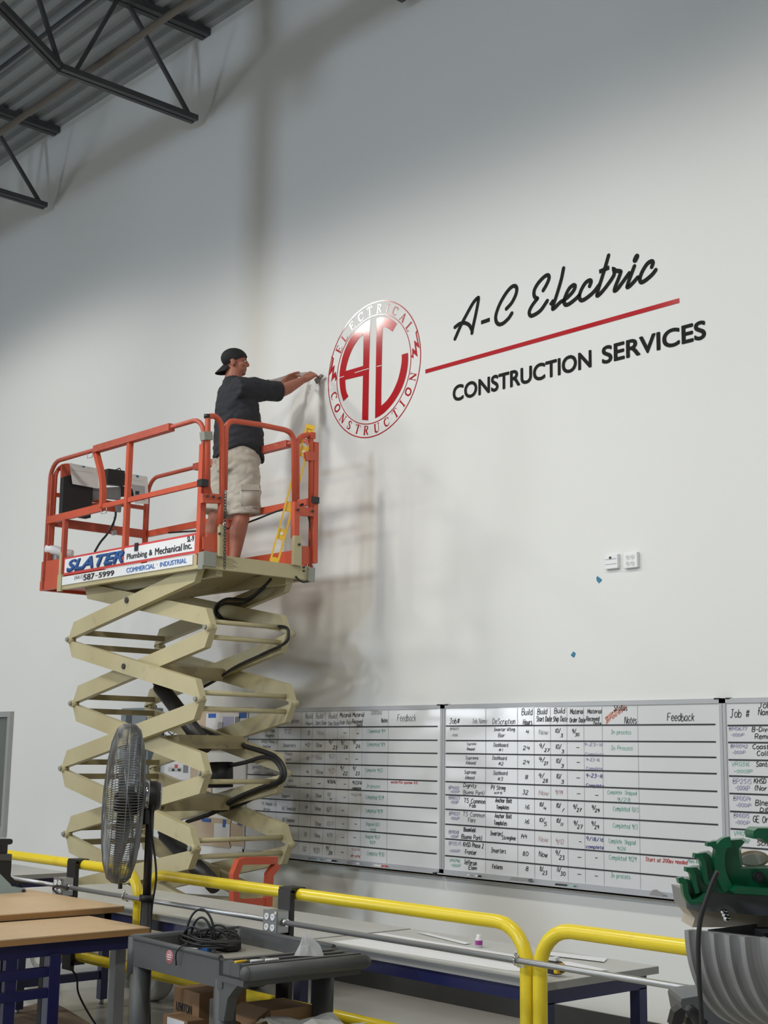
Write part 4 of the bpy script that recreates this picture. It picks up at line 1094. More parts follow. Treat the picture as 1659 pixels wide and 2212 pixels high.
# pins and cross tubes
for k, z in enumerate(PZ[:4]):
    outL = (k % 2 == 0)
    for x, outer in ((XL, outL), (XR, not outL)):
        ya, yb = (-1.62, -0.69) if outer else (-1.56, -0.75)
        MB().cyl((x, yb - 0.005, z), (x, yb + 0.016, z), 0.017, 12).build('pivot_pin', M_GALV, lift)
        pn = MB().cyl((x, ya - 0.016, z), (x, ya + 0.005, z), 0.017, 12).build('pivot_pin', M_GALV, lift)
        for y0 in (ya + 0.002, yb - 0.062):
            MB().cyl((x, y0, z), (x, y0 + 0.06, z), 0.029, 14).build('pin_boss', M_CREAM, pn)
        if x == XR:
            zz = [0.05, -0.065] if k != 2 else [-0.06]
            for dz in zz:
                MB().cyl((x - 0.05, ya + 0.045, z + dz), (x - 0.05, yb - 0.045, z + dz), 0.0185, 12).build('cross_tube', M_CREAM, lift)
        else:
            for dz in (0.055, -0.06):
                MB().box((x + 0.10, ya + 0.05, z + dz - 0.022), (x + 0.135, yb - 0.05, z + dz + 0.022)).build('cross_tube', M_CREAMD, lift)
# wide centre plates joining the inner arms
for (x0, z0, x1, z1) in [(-9.55, 2.42, -9.05, 2.36), (-9.5, 1.80, -8.75, 1.83), (-9.3, 1.40, -8.9, 1.36), (-9.5, 0.86, -9.0, 0.83)]:
    MB().bar((x0, LYC, z0), (x1, LYC, z1), 0.60, 0.10).build('centre_plate', M_CREAMD, lift)
# hydraulic rams
def ram(p0, p1, r):
    p0, p1 = Vector(p0), Vector(p1)
    d = p1 - p0
    c = MB().cyl(p0, p0 + d * 0.93, r, 16).build('hydraulic_ram', M_DARKST, lift)
    MB().cyl(p0 + d * 0.92, p1, r * 0.6, 14).build('piston_rod', M_DARKST, c)
    return c


_ra, _rb = at(*cm(955, 1090), 1, LYC), at(*cm(660, 700), 1, LYC)
ram(_ra, _rb, 0.062)
_ra, _rb = at(*cm(1010, 1920), 1, LYC), at(*cm(690, 1590), 1, LYC)
ram(_ra, _rb, 0.062)
MB().cyl(at(*cm(1040, 1330), 1, -0.9), at(*cm(1040, 1180), 1, -0.9), 0.10, 16).build('pump_motor', M_BLACK, lift)
# hoses clipped along the arms
HOSES = [
 (-0.86, [(1345, 85), (1300, 130), (1200, 205), (1075, 205), (1010, 255), (1025, 315), (1100, 335), (1300, 365), (1425, 372), (1447, 415), (1425, 468), (1300, 530), (1130, 610), (1010, 690), (930, 735)], 0.012),
 (-0.84, [(1345, 90), (1290, 150), (1180, 230), (1060, 235), (1020, 275), (1060, 330)], 0.009),
 (-0.86, [(860, 950), (1030, 1030), (1200, 1085), (1340, 1130), (1405, 1185), (1425, 1250), (1395, 1300), (1280, 1340), (1150, 1395), (1000, 1480), (840, 1535)], 0.017),
 (-0.88, [(1090, 1200), (1190, 1180), (1290, 1150), (1360, 1165), (1405, 1230), (1385, 1290), (1270, 1335), (1120, 1400), (960, 1500)], 0.016),
 (-0.84, [(880, 965), (1100, 1060), (1260, 1110), (1370, 1150), (1415, 1215), (1405, 1285), (1330, 1330)], 0.014),
 (-0.80, [(1380, 1330), (1270, 1380), (1150, 1440), (1050, 1470)], 0.012),
 (-0.80, [(860, 1780), (960, 1830), (1090, 1900), (1200, 1940)], 0.02),
]
for y, pts, r in HOSES:
    MB().tube(spline([at(*cm(*p), 1, y) for p in pts], 6), r, 8).build('hydraulic_hose', M_RUBBER, lift)

# platform deck
DX0, DX1 = -10.27, -8.205
DZ = 3.155
pd = MB()
pd.box((DX0, LY0 + 0.02, DZ - 0.03), (DX1 - 0.03, LY1 - 0.02, DZ))
deck = pd.build('platform_deck', M_CREAMD, lift)
sb = MB()
sb.box((DX0, LY0, 3.072), (DX1, LY0 + 0.05, 3.178)).box((DX0, LY1 - 0.05, 3.072), (DX1, LY1, 3.178))
sb.box((DX1 - 0.05, LY0 + 0.05, 3.072), (DX1, LY1 - 0.05, 3.178))
sb.box((DX0 + 0.2, -1.50, 3.03), (DX1 - 0.06, -1.45, 3.12)).box((DX0 + 0.2, -0.86, 3.03), (DX1 - 0.06, -0.81, 3.12))
sb.build('side_beam', M_CREAM, lift)
MB().prism([(-10.12, -1.38, 3.118), (-10.0, -1.38, 3.0), (-9.0, -1.38, 3.03), (-8.55, -1.38, 3.118)], (0, 0.46, 0)).build('underframe', M_CREAMD, lift)
for y in (LY0 - 0.004, LY1 + 0.004):
    MB().box((DX1 - 0.06, min(y, y - 0.008 * (1 if y < -1 else -1)), 3.062), (DX1 + 0.0, max(y, y - 0.008 * (1 if y < -1 else -1)), 3.188)).build('corner_bracket', M_GALV, lift)
MB().box((DX1 + 0.001, LY0 - 0.012, 3.085), (DX1 + 0.012, LY0 + 0.10, 3.19)).build('corner_bracket', M_GALV, lift)
MB().box((DX1 + 0.001, LY1 - 0.05, 3.06), (DX1 + 0.02, LY1 + 0.014, 3.17)).build('corner_bracket', M_GALV, lift)
_sc = MB()
for k in range(7):
    _sc.bar((DX1 + 0.001, LY0 + 0.10, 3.165 - 0.011 * k), (DX1 + 0.001, LY0 + 0.26 + 0.02 * (k % 3), 3.158 - 0.011 * k), 0.003, 0.004)
_sc.build('scrape_mark', M_CREAMD, lift)
# extension deck at the left
ex = MB()
ex.box((-10.619, LY0 + 0.032, 3.115), (DX0 - 0.002, LY1 - 0.032, 3.14))
ex.box((-10.66, LY0 + 0.001, 3.09), (DX0 - 0.001, LY0 + 0.03, 3.17)).box((-10.66, LY1 - 0.03, 3.09), (DX0 - 0.001, LY1 - 0.001, 3.17))
ex.box((-10.659, LY0 + 0.031, 3.091), (-10.62, LY1 - 0.031, 3.169))
ex.build('extension_deck', M_ORANGE, lift)
tb = MB()
tb.box((-10.655, LY0 + 0.004, 3.171), (DX0 - 0.03, LY0 + 0.012, 3.34)).box((-10.655, LY0 + 0.013, 3.171), (-10.645, LY1 - 0.013, 3.34))
tb.box((-10.655, LY1 - 0.012, 3.179), (DX1 - 0.06, LY1 - 0.004, 3.33))
tb.build('toe_board', M_ORANGE, lift)
MB().box((-10.335, LY0 - 0.012, 3.06), (-10.27, LY0 + 0.01, 3.20)).box((-10.325, LY0 - 0.010, 3.20), (-10.29, LY0 + 0.01, 3.385)).build('cream_stay', M_CREAM, lift)

# rails
RR = 0.0185


def bend_path(y, x0, x1, z0, zt, r=0.15):
    P = [Vector((x0, y, z0)), Vector((x0, y, zt - r))]
    for k in range(1, 7):
        a = math.pi - k * math.pi / 12
        P.append(Vector((x0 + r + r * math.cos(a), y, zt - r + r * math.sin(a))))
    for k in range(0, 7):
        a = math.pi / 2 - k * math.pi / 12
        P.append(Vector((x1 - r + r * math.cos(a), y, zt - r + r * math.sin(a))))
    P.append(Vector((x1, y, z0)))
    return P


nr = MB().tube(bend_path(LY0 + 0.01, -10.60, -8.28, 3.10, 4.205), RR, 12).build('side_rail', M_ORANGEW, lift)
MB().bar((-9.85, LY0 + 0.01, 4.205), (-8.72, LY0 + 0.01, 4.205), 0.056, 0.056).build('rail_sleeve', M_ORANGEW, nr)
MB().bar((-10.61, LY0 + 0.01, 3.695), (-9.70, LY0 + 0.01, 3.70), 0.03, 0.062).build('mid_rail', M_ORANGE, nr)
MB().bar((-9.70, LY0 + 0.012, 3.708), (-8.28, LY0 + 0.012, 3.710), 0.028, 0.038).build('mid_rail', M_ORANGE, nr)
MB().tube([(-9.315, LY0 + 0.01, 3.2), (-9.315, LY0 + 0.01, 4.2)], 0.020, square=True).build('rail_post', M_ORANGE, nr)
MB().tube(spline([(-9.85, LY0 + 0.012, 4.19), (-9.80, LY0 + 0.012, 4.10), (-9.735, LY0 + 0.012, 3.97), (-9.705, LY0 + 0.012, 3.85), (-9.70, LY0 + 0.012, 3.70)], 4), 0.021, square=True).build('rail_post', M_ORANGE, nr)
MB().tube([(-10.295, LY0 + 0.012, 3.2), (-10.295, LY0 + 0.012, 3.68)], 0.019, square=True).build('rail_post', M_ORANGEW, nr)
MB().tube([(-8.28, LY0 + 0.012, 3.178), (-8.28, LY0 + 0.012, 4.0)], 0.024, square=True).build('rail_post', M_ORANGE, nr)
for x, z in ((-9.93, 4.16), (-9.66, 3.66)):
    MB().tube([(x, LY0 - 0.02, z + 0.02), (x, LY0 - 0.02, z - 0.02), (x + 0.08, LY0 - 0.02, z - 0.025), (x + 0.085, LY0 - 0.02, z + 0.02)], 0.003, 6).build('wire_hook', M_ZINC, nr)
fr = MB().tube(bend_path(LY1 - 0.01, -10.60, -8.22, 3.10, 4.205), RR, 12).build('side_rail', M_ORANGEW, lift)
MB().bar((-9.85, LY1 - 0.01, 4.205), (-8.53, LY1 - 0.01, 4.205), 0.056, 0.056).build('rail_sleeve', M_ORANGEW, fr)
MB().bar((-10.58, LY1 - 0.01, 3.69), (-8.22, LY1 - 0.01, 3.695), 0.03, 0.055).build('mid_rail', M_ORANGE, fr)
MB().tube([(-9.315, LY1 - 0.01, 3.2), (-9.315, LY1 - 0.01, 4.2)], 0.020, square=True).build('rail_post', M_ORANGE, fr)
_hp = [(-10.2, 3.66), (-9.3, 3.60), (-8.95, 3.625), (-8.62, 3.665), (-8.3, 3.68)]
MB().tube(spline([Vector((x, LY1 - 0.03, z)) for x, z in _hp], 6), 0.008, 8).build('rail_cable', M_RUBBER, fr)
# end frame on the extension
P = [Vector((-10.575, p.x, p.z)) for p in bend_path(0, LY0 + 0.045, LY1 - 0.045, 3.14, 4.20, 0.12)]
ef = MB().tube(P, RR, 12).build('end_rail', M_ORANGE, lift)
MB().bar((-10.575, LY0 + 0.04, 3.685), (-10.575, LY1 - 0.04, 3.685), 0.03, 0.075).build('mid_rail', M_ORANGEW, ef)
MB().bar((-10.575, LY0 + 0.04, 3.925), (-10.575, LY1 - 0.04, 3.925), 0.025, 0.035).build('mid_rail', M_ORANGE, ef)
MB().tube([(-10.585, LY0 + 0.03, 3.1), (-10.585, LY0 + 0.03, 4.1)], 0.024, square=True).build('rail_post', M_ORANGEW, ef)

# entrance end at the right: frames traced in the end plane
GX = -8.205


def gp(*pts, x=GX, n=5):
    P = [at(*cg(*p), 0, x) for p in pts]
    return spline(P, n)


def gs(*pts, x=GX):
    return [at(*cg(*p), 0, x) for p in pts]


MB().tube(gs((268, 1085), (270, 130)) + gp((270, 115), (330, 103), (385, 130), (425, 190), (440, 250)) + gs((440, 1060), (415, 1400)), 0.021, 12).build('entrance_frame', M_ORANGE, lift)
MB().tube(gs((262, 128), (262, 84)), 0.024, 12).build('black_end_cap', M_BLACK, lift)
MB().tube(gs((472, 985), (485, 300)) + gp((487, 270), (505, 205), (545, 170), (600, 165)) + gs((900, 208), (1180, 266)) + gp((1200, 272), (1250, 300), (1285, 350), (1298, 420)) + gs((1308, 1130)), 0.021, 12).build('entrance_gate', M_ORANGE, lift)
MB().tube(gs((432, 1050), (405, 1420)), 0.021, 12).build('entrance_post', M_ORANGE, lift)
MB().tube(gs((1316, 1130), (1312, 1560)), 0.024, square=True).build('entrance_post', M_ORANGE, lift)
MB().tube(gs((1335, 1100), (1335, 450)) + gp((1340, 420), (1368, 370), (1410, 340), (1470, 328)) + gs((1500, 330), (1505, 420)) + gs((1500, 1230)), 0.021, 12).build('entrance_frame', M_ORANGE, lift)
MB().bar(*gs((1478, 335), (1535, 345)), 0.05, 0.05).build('frame_socket', M_ORANGE, lift)
MB().bar(*gs((1440, 585), (1560, 590)), 0.05, 0.07).build('frame_socket', M_ORANGE, lift)
MB().tube(gs((1550, 420), (1535, 1860)), 0.022, square=True).build('entrance_post', M_ORANGE, lift)
MB().bar(*gs((190, 1085), (445, 1095)), 0.04, 0.068).build('cross_piece', M_ORANGE, lift)
MB().bar(*gs((1315, 1240), (1550, 1255)), 0.04, 0.068).build('cross_piece', M_ORANGE, lift)
MB().prism(gs((245, 900), (285, 900), (330, 1060), (245, 1060)), (0.006, 0, 0)).build('gusset', M_ORANGE, lift)
MB().bar(*gs((203, 342), (302, 345)), 0.06, 0.062).build('grey_clamp', M_GALV, lift)
MB().prism(gs((205, 1545), (255, 1545), (255, 1505), (385, 1510), (385, 1745), (205, 1695), x=GX - 0.012), (0.008, 0, 0)).build('kick_plate', M_ORANGE, lift)
MB().prism(gs((1368, 1655), (1550, 1665), (1550, 1860), (1368, 1880), x=GX - 0.012), (0.008, 0, 0)).build('kick_plate', M_ORANGE, lift)
MB().prism(gs((388, 1400), (455, 1410), (450, 1790), (378, 1780)), (0.03, 0, 0)).build('cream_post', M_CREAM, lift)
MB().prism(gs((1280, 1535), (1365, 1540), (1362, 1900), (1268, 1880)), (0.03, 0, 0)).build('cream_post', M_CREAM, lift)
for p in ((262, 1060), (335, 1070), (410, 1085), (1345, 1225), (1520, 1240), (405, 1510), (1358, 1640), (1412, 1912), (1412, 1955)):
    q = at(*cg(*p), 0, GX + 0.03)
    MB().cyl(q, q + Vector((0.012, 0, 0)), 0.010, 8).build('bolt_head', M_DARKST, lift)
for p in ((210, 905), (1538, 1112)):
    q = at(*cg(*p), 0, GX + 0.01)
    MB().box((q.x - 0.03, q.y - 0.03, q.z - 0.025), (q.x + 0.03, q.y + 0.03, q.z + 0.025)).build('black_stop', M_BLACK, lift)
# chain hanging across the entrance
_c0, _c1 = at(*cg(482, 1005), 0, GX + 0.04), at(*cg(470, 1925), 0, GX + 0.04)
_ch = MB()
nl = 26
for i in range(nl):
    a = _c0.lerp(_c1, (i + 0.5) / nl)
    L = (_c0 - _c1).length / nl * 0.68
    d = Vector((0.0, 1, 0)) if i % 2 == 0 else Vector((1, 0, 0))
    pts = [a + Vector((0, 0, math.cos(t) * L)) + d * (math.sin(t) * 0.0105) for t in [2 * math.pi * k / 10 for k in range(10)]]
    _ch.tube(pts, 0.0026, 5, closed=True)
_ch.build('chain', M_DARKST, lift)
MB().tube(spline([at(*cg(*p), 0, GX + 0.01) for p in ((1320, 2020), (1370, 2070), (1430, 2085), (1490, 2060), (1520, 2000))], 5), 0.008, 8).build('loose_cable', M_RUBBER, lift)
MB().tube(spline([at(*cg(*p), 0, GX - 0.01) for p in ((1470, 1290), (1490, 1400), (1492, 1550), (1480, 1700))], 5), 0.007, 8).build('loose_cable', M_RUBBER, lift)

# advertising sign on the near side
sy = LY0 - 0.004


def sp(x, y, yy=sy):
    return at(*cs(x, y), 1, yy)


_tl, _br_ = sp(106, 405), sp(1565, 310)
U0, U1 = sp(104, 490).x, sp(1566, 220).x
UT = (sp(110, 405).z + sp(1565, 128).z) / 2
UB = (sp(96, 575).z + sp(1560, 312).z) / 2
sg = MB().box((U0 - 0.012, sy - 0.002, UB - 0.012), (U1 + 0.012, sy + 0.006, UT + 0.012)).build('sign_border', M_SIGNR, lift)
MB().box((U0 + 0.004, sy - 0.004, UB + 0.006), (U1 - 0.004, sy, UT - 0.004)).build('sign_panel', M_SIGNW, sg)
L0, L1 = sp(78, 640).x, sp(1537, 420).x
LT = (sp(80, 592).z + sp(1540, 372).z) / 2
LB = (sp(74, 695).z + sp(1536, 466).z) / 2
sg2 = MB().box((L0, sy - 0.004, LB), (L1, sy + 0.002, LT)).build('sign_panel', M_SIGNW, lift)
sty = sy - 0.0055


def sign_text(parent, m, text, xa, xb, ya_top, ya_bot, ref_x, off, shear, name='sign_lettering', y=None):
    """text between crop columns xa..xb; cap top / bottom rows measured at column ref_x"""
    A, B = sp(xa, ya_bot), sp(xb, ya_bot)
    zt, zb = sp(ref_x, ya_top).z, sp(ref_x, ya_bot).z
    mb = MB()
    printed(mb, text, (A.x, y or sty, zb), (1, 0, 0), (0, 0, 1), B.x - A.x, zt - zb, off, shear)
    return mb.build(name, m, parent)


M_SIGNBD = mat('dark blue sign ink', (0.012, 0.03, 0.12, 1), 0.4)
_x0 = sp(130, 535)
_x1 = sp(772, 310)
_zb, _zt = (sp(200, 525).z + sp(700, 440).z) / 2, (sp(200, 408).z + sp(735, 310).z) / 2
_m = MB()
printed(_m, 'SLATER', (_x0.x - 0.002, sty, _zb - 0.014), (1, 0, 0), (0, 0, 1), _x1.x - _x0.x + 0.016, _zt - _zb + 0.016, 0.035, 0.32)
_m.build('sign_lettering', M_SIGNBD, sg)
_m = MB()
printed(_m, 'SLATER', (_x0.x, sty - 0.003, _zb), (1, 0, 0), (0, 0, 1), _x1.x - _x0.x, _zt - _zb, 0.030, 0.32)
_m.build('sign_lettering', M_SIGNB, sg)
sign_text(sg, M_SIGNK, 'Plumbing', 803, 1028, 330, 412, 812, 0.012, 0.0) if False else None
for tx, xa, xb, top, bot, rx, off in [('Plumbing', 803, 1028, 345, 428, 812, 0.012), ('&', 1052, 1090, 298, 364, 1070, 0.012), ('Mechanical', 1120, 1418, 282, 360, 1128, 0.012), ('Inc.', 1440, 1532, 225, 302, 1446, 0.014), ('SL-9', 1480, 1556, 150, 214, 1484, 0.022)]:
    sign_text(sg, M_SIGNK, tx, xa, xb, top, bot, rx, off, 0.0)
_q = sp(908, 268, sy - 0.006)
MB().box((_q.x - 0.025, sy - 0.012, _q.z - 0.03), (_q.x + 0.022, sy - 0.004, _q.z + 0.032)).build('sign_clip', M_BLACK, sg)
for tx, xa, xb, top, bot, rx, off in [('(661)', 216, 314, 588, 645, 226, 0.0), ('587', 318, 440, 574, 642, 335, 0.022), ('-', 452, 478, 584, 592, 464, 0.0), ('5999', 488, 660, 552, 612, 500, 0.022)]:
    sign_text(sg2, M_SIGNK, tx, xa, xb, top, bot, rx, off, 0.0)
for tx, xa, xb, top, bot, rx, off in [('COMMERCIAL', 800, 1116, 502, 556, 812, 0.012), ('INDUSTRIAL', 1176, 1472, 438, 492, 1182, 0.012), ('.', 1140, 1150, 458, 470, 1145, 0.0)]:
    sign_text(sg2, M_SIGNB2, tx, xa, xb, top, bot, rx, off, 0.0)

# control box and manual bag on the end frame
EX = -10.52


def ep(*pts, x=EX):
    return [at(*cd(*p), 0, x) for p in pts]


MB().prism(ep((310, 275), (440, 255), (445, 430), (690, 600), (690, 780), (1100, 800), (1090, 905), (560, 850), (310, 700)), (0.03, 0, 0)).build('console_plate', M_ORANGE, lift)
MB().prism(ep((310, 445), (400, 415), (470, 500), (700, 580), (665, 985), (640, 990), (510, 970), (288, 915), x=EX + 0.035), (0.06, 0, 0)).build('manual_bag', M_BLACK, lift)
MB().prism(ep((890, 335), (1110, 365), (1115, 560), (885, 540), x=EX + 0.04), (0.07, 0, 0)).build('control_box', M_BLACK, lift)
MB().prism(ep((690, 590), (1085, 570), (1070, 740), (880, 720), (700, 760), x=EX + 0.035), (0.05, 0, 0)).build('control_panel', M_GREYM, lift)
MB().prism(ep((1085, 560), (1330, 620), (1300, 690), (1090, 700), x=EX + 0.05), (0.05, 0, 0)).build('joystick_box', M_BLACK, lift)
MB().tube(spline(ep((1030, 350), (1090, 318), (1110, 345), (1105, 400), x=EX + 0.07), 5), 0.005, 8).build('wire_guard', M_DARKST, lift)
MB().tube(spline(ep((1232, 330), (1255, 350), (1250, 400), (1225, 410), x=EX + 0.07), 5), 0.005, 8).build('wire_guard', M_DARKST, lift)
MB().tube(spline(ep((1045, 890), (1040, 960), (1010, 1050), (930, 1190), (840, 1300), (765, 1425), x=EX + 0.06), 6), 0.010, 8).build('control_cable', M_RUBBER, lift)
MB().tube(ep((1025, 960), (1020, 1140), x=EX + 0.05), 0.005, 6).build('pendant_cord', M_ZINC, lift)
MB().prism(ep((985, 1150), (1030, 1140), (1040, 1205), (990, 1210), x=EX + 0.05), (0.03, 0, 0)).build('pendant', M_ZINC, lift)
MB().prism(ep((1035, 790), (1095, 790), (1085, 900), (1035, 900), x=EX + 0.05), (0.03, 0, 0)).build('cable_plug', M_GREYM, lift)

# sheets taped up in the basket
for pts, tp, lb, wr in [(((430, 248), (800, 318), (818, 588), (470, 525)), (590, 282, 640, 305), 'white note sheet taped over the control box of the lift', ((480, 345), (740, 375))),
                        (((1240, 393), (1465, 428), (1478, 790), (1300, 785)), (1305, 405, 1355, 440), 'white sheet with a grey picture taped to the far end rail of the lift', ((1265, 470), (1410, 490)))]:
    P = ep(*pts, x=EX + 0.12)
    sh = MB().prism(P, (0.002, 0, 0))
    o = solo(sh, 'taped_sheet', M_PAPER, lb, 'paper', 'sheets taped up in the lift basket')
    MB().prism(ep((tp[0], tp[1]), (tp[2], tp[1] + 8), (tp[2] - 12, tp[3]), (tp[0] + 15, tp[3])), (0.001, 0, 0))
    tpm = MB().prism(ep((tp[0], tp[1]), (tp[2], tp[1] + 8), (tp[2] - 12, tp[3] + 3), (tp[0] + 20, tp[3]), x=EX + 0.1225), (0.001, 0, 0))
    tpm.build('tape_tab', M_TAPE3, o)
    _m = MB()
    a, b = ep(*wr, x=EX + 0.123)
    for k in range(9):
        p = a.lerp(b, k / 9)
        q = a.lerp(b, (k + 0.6) / 9)
        ribbon(_m, [p + Vector((0, 0, random.uniform(-.006, .006))), q + Vector((0, 0, random.uniform(-.006, .006)))], 0.004, nrm=(1, 0, 0), round_ends=False)
    _m.build('marker_lettering', M_INKGHOST, o)
    if '(' and 'picture' in lb:
        MB().prism(ep((1250, 530), (1430, 555), (1435, 745), (1300, 740), x=EX + 0.1225), (0.001, 0, 0)).build('printed_picture', M_INKGHOST, o)
        MB().prism(ep((1305, 618), (1355, 620), (1355, 665), (1305, 665), x=EX + 0.124), (0.001, 0, 0)).build('printed_block', M_INK, o)
# roll of paper and a can on the extension deck
_a, _b = at(*cd(112, 1385), 0, -10.60), at(*cd(345, 1450), 0, -10.50)
_c = at(*cd(470, 1462), 0, -10.44)
solo(MB().tube([_a, _a.lerp(_b, 0.5) + Vector((0, 0, 0.01)), _b, _c], [0.032, 0.042, 0.045, 0.04], 14), 'paper_roll', M_SIGNW, 'white rolled bundle lying on the left end of the lift platform', 'roll')
_q = at(*cd(220, 1540), 0, -10.54)
solo(MB().cyl((-10.54, -1.57, 3.1405), (-10.54, -1.57, 3.42), 0.045, 18), 'metal_can', M_ZINC, 'small grey can standing under the white roll on the lift', 'can')

# chassis, wheels, ladder
ch = MB()
ch.prism([(-10.35, -1.57, 0.18), (-8.25, -1.57, 0.18), (-8.15, -1.57, 0.30), (-8.15, -1.57, 0.60), (-8.6, -1.57, 0.66), (-10.0, -1.57, 0.60), (-10.38, -1.57, 0.5)], (0, 0.83, 0))
ch.build('chassis', M_CREAM, lift)
MB().box((-9.9, -1.60, 0.22), (-8.9, -1.56, 0.52), 0.01).build('chassis_door', M_CREAMD, lift)
for wx in (-10.27, -8.70):
    for y0, sgn in ((-1.60, -1), (-0.74, 1)):
        wv = MB()
        prof = [(0.13, -0.065), (0.185, -0.06), (0.2, -0.035), (0.2, 0.035), (0.185, 0.06), (0.13, 0.065)]
        wv.lathe((wx, y0 + sgn * 0.02, 0.2), (0, 1, 0), prof, 28)
        tw = wv.build('wheel', M_TYRE, lift)
        MB().lathe((wx, y0 + sgn * 0.02, 0.2), (0, sgn, 0), [(0.0, 0.05), (0.05, 0.055), (0.06, 0.03), (0.115, 0.03), (0.135, 0.062)], 24).build('wheel_rim', M_RIM, tw)
lx = -8.12
for yy in (-1.365, -0.985):
    pass
ld = MB()
ldp = lambda *pts: [at(*cm(*p), 0, lx) for p in pts]
ld.tube(ldp((1125, 2010), (1122, 1960), (1120, 1850), (1150, 1775), (1180, 1768), (1370, 1765), (1375, 1790), (1330, 1850), (1325, 1960), (1320, 2040)), 0.026, square=True)
ld.bar(*ldp((1180, 1768), (1375, 1765)), 0.03, 0.04)
ld.bar(*ldp((1120, 2020), (1330, 2010)), 0.03, 0.05)
ld.build('ladder', M_ORANGE, lift)

# spirit level leaning on the entrance frame
lb0, lt0 = at(*cg(1062, 1842), 0, -8.30), at(*cg(1500, 215), 0, -8.22)
axis = (lt0 - lb0).normalized()
view = (CAM_LOC - lb0).normalized()
sd = axis.cross(view).normalized()
nf = sd.cross(axis).normalized()
LL = (lt0 - lb0).length
lev = thing('spirit_level', 'long yellow spirit level leaning upright in the corner of the lift', 'spirit level', tuple(lb0))
fl = MB()
for s in (-1, 1):
    fl.obox((lb0 + lt0) / 2 + sd * (s * 0.029), axis * (LL / 2), sd * 0.0075, nf * 0.012)
cuts = [(0.03, 0.16), (0.235, 0.36), (0.43, 0.57), (0.64, 0.765), (0.84, 0.93)]
prev = 0.0
for a, b in cuts + [(1.0, 1.0)]:
    m0, m1 = prev, a
    if m1 > m0:
        fl.obox(lb0 + axis * (LL * (m0 + m1) / 2), axis * (LL * (m1 - m0) / 2), sd * 0.026, nf * 0.004)
    prev = b
fl.build('frame', M_LEVEL, lev)
for e in (0.008, 0.985):
    MB().obox(lb0 + axis * (LL * e), axis * 0.018, sd * 0.034, nf * 0.014).build('end_cap', M_LEVEL, lev)
for q in (0.20, 0.80):
    c = lb0 + axis * (LL * q) + nf * 0.006
    MB().cyl(c - nf * 0.012, c + nf * 0.002, 0.013, 14).build('vial', mat('pale vial', (0.75, 0.75, 0.6, 1), 0.5), lev)

# ------------------------------------------------------------------ the man on the platform
PK = 1.017
from mathutils import noise as mnoise


def pw(x, y, z):
    """keeps his place along the sight line while setting him nearer the wall"""
    p = Vector((x, y, z))
    return CAM_LOC + (p - CAM_LOC) * PK


def fused(mb, name, m, voxel, parent=None, smooth=4, sfac=0.5, folds=0.0):
    me = bpy.data.meshes.new(name)
    me.from_pydata([tuple(p) for p in mb.v], [], mb.f)
    bm = bmesh.new()
    bm.from_mesh(me)
    bmesh.ops.recalc_face_normals(bm, faces=bm.faces[:])
    bm.to_mesh(me)
    bm.free()
    o = bpy.data.objects.new(name, me)
    COL.objects.link(o)
    r = o.modifiers.new('r', 'REMESH')
    r.mode = 'VOXEL'
    r.voxel_size = voxel
    s = o.modifiers.new('s', 'SMOOTH')
    s.factor = sfac
    s.iterations = smooth
    dg = bpy.context.evaluated_depsgraph_get()
    me2 = bpy.data.meshes.new_from_object(o.evaluated_get(dg))
    out = MB()
    out.v = [v.co.copy() for v in me2.vertices]
    out.f = [list(p.vertices) for p in me2.polygons]
    out.sm = [True] * len(out.f)
    if folds:
        for i, v in enumerate(me2.vertices):
            p = v.co
            w = mnoise.noise(Vector((p.x * 7 + p.z * 5, p.y * 7 - p.z * 3, p.z * 11))) + 0.6 * mnoise.noise(Vector((p.x * 16 - p.z * 12, p.y * 16, p.z * 20)))
            out.v[i] = out.v[i] + v.normal * (folds * (abs(w) * 1.6 - 0.15))
    bpy.data.objects.remove(o, do_unlink=True)
    bpy.data.meshes.remove(me)
    bpy.data.meshes.remove(me2)
    if parent is None:
        return out
    return out.build(name, m, parent)


def ball(mb, c, r, axes=None, seg=16):
    """ellipsoid; axes = three unit vectors with radii r"""
    c = Vector(c)
    r = (r, r, r) if not isinstance(r, (tuple, list)) else r
    axes = axes or (Vector((1, 0, 0)), Vector((0, 1, 0)), Vector((0, 0, 1)))
    bm = bmesh.new()
    bmesh.ops.create_uvsphere(bm, u_segments=seg, v_segments=seg // 2 + 2, radius=1)
    for v in bm.verts:
        q = v.co
        v.co = c + axes[0] * (q.x * r[0]) + axes[1] * (q.y * r[1]) + axes[2] * (q.z * r[2])
    return mb.bm(bm)


def limb(mb, pts, rs, seg=14):
    mb.tube(pts, rs, seg)
    ball(mb, pts[0], rs[0])
    ball(mb, pts[-1], rs[-1])
    return mb


BF = Vector((math.sin(math.radians(20)), math.cos(math.radians(20)), 0))
BR = Vector((BF.y, -BF.x, 0))
UP = Vector((0, 0, 1))


def oval_loft(mb, secs, seg=28, hem=None):
    """secs: (centre, half width, half depth); optional hem(angle) -> dz on the first ring"""
    vs = []
    for i, (c, rx, ry) in enumerate(secs):
        for k in range(seg):
            a = 2 * math.pi * k / seg
            ca, sa = math.cos(a), math.sin(a)
            p = Vector(c) + BR * (rx * ca) + BF * (ry * sa)
            if i == 0 and hem:
                p.z += hem(ca, sa)
            vs.append(p)
    fs = []
    for i in range(len(secs) - 1):
        for k in range(seg):
            l = (k + 1) % seg
            fs.append((i * seg + k, i * seg + l, (i + 1) * seg + l, (i + 1) * seg + k))
    n = len(secs)
    fs.append(tuple(range(seg))[::-1])
    fs.append(tuple((n - 1) * seg + k for k in range(seg)))
    return mb.add(vs, fs)


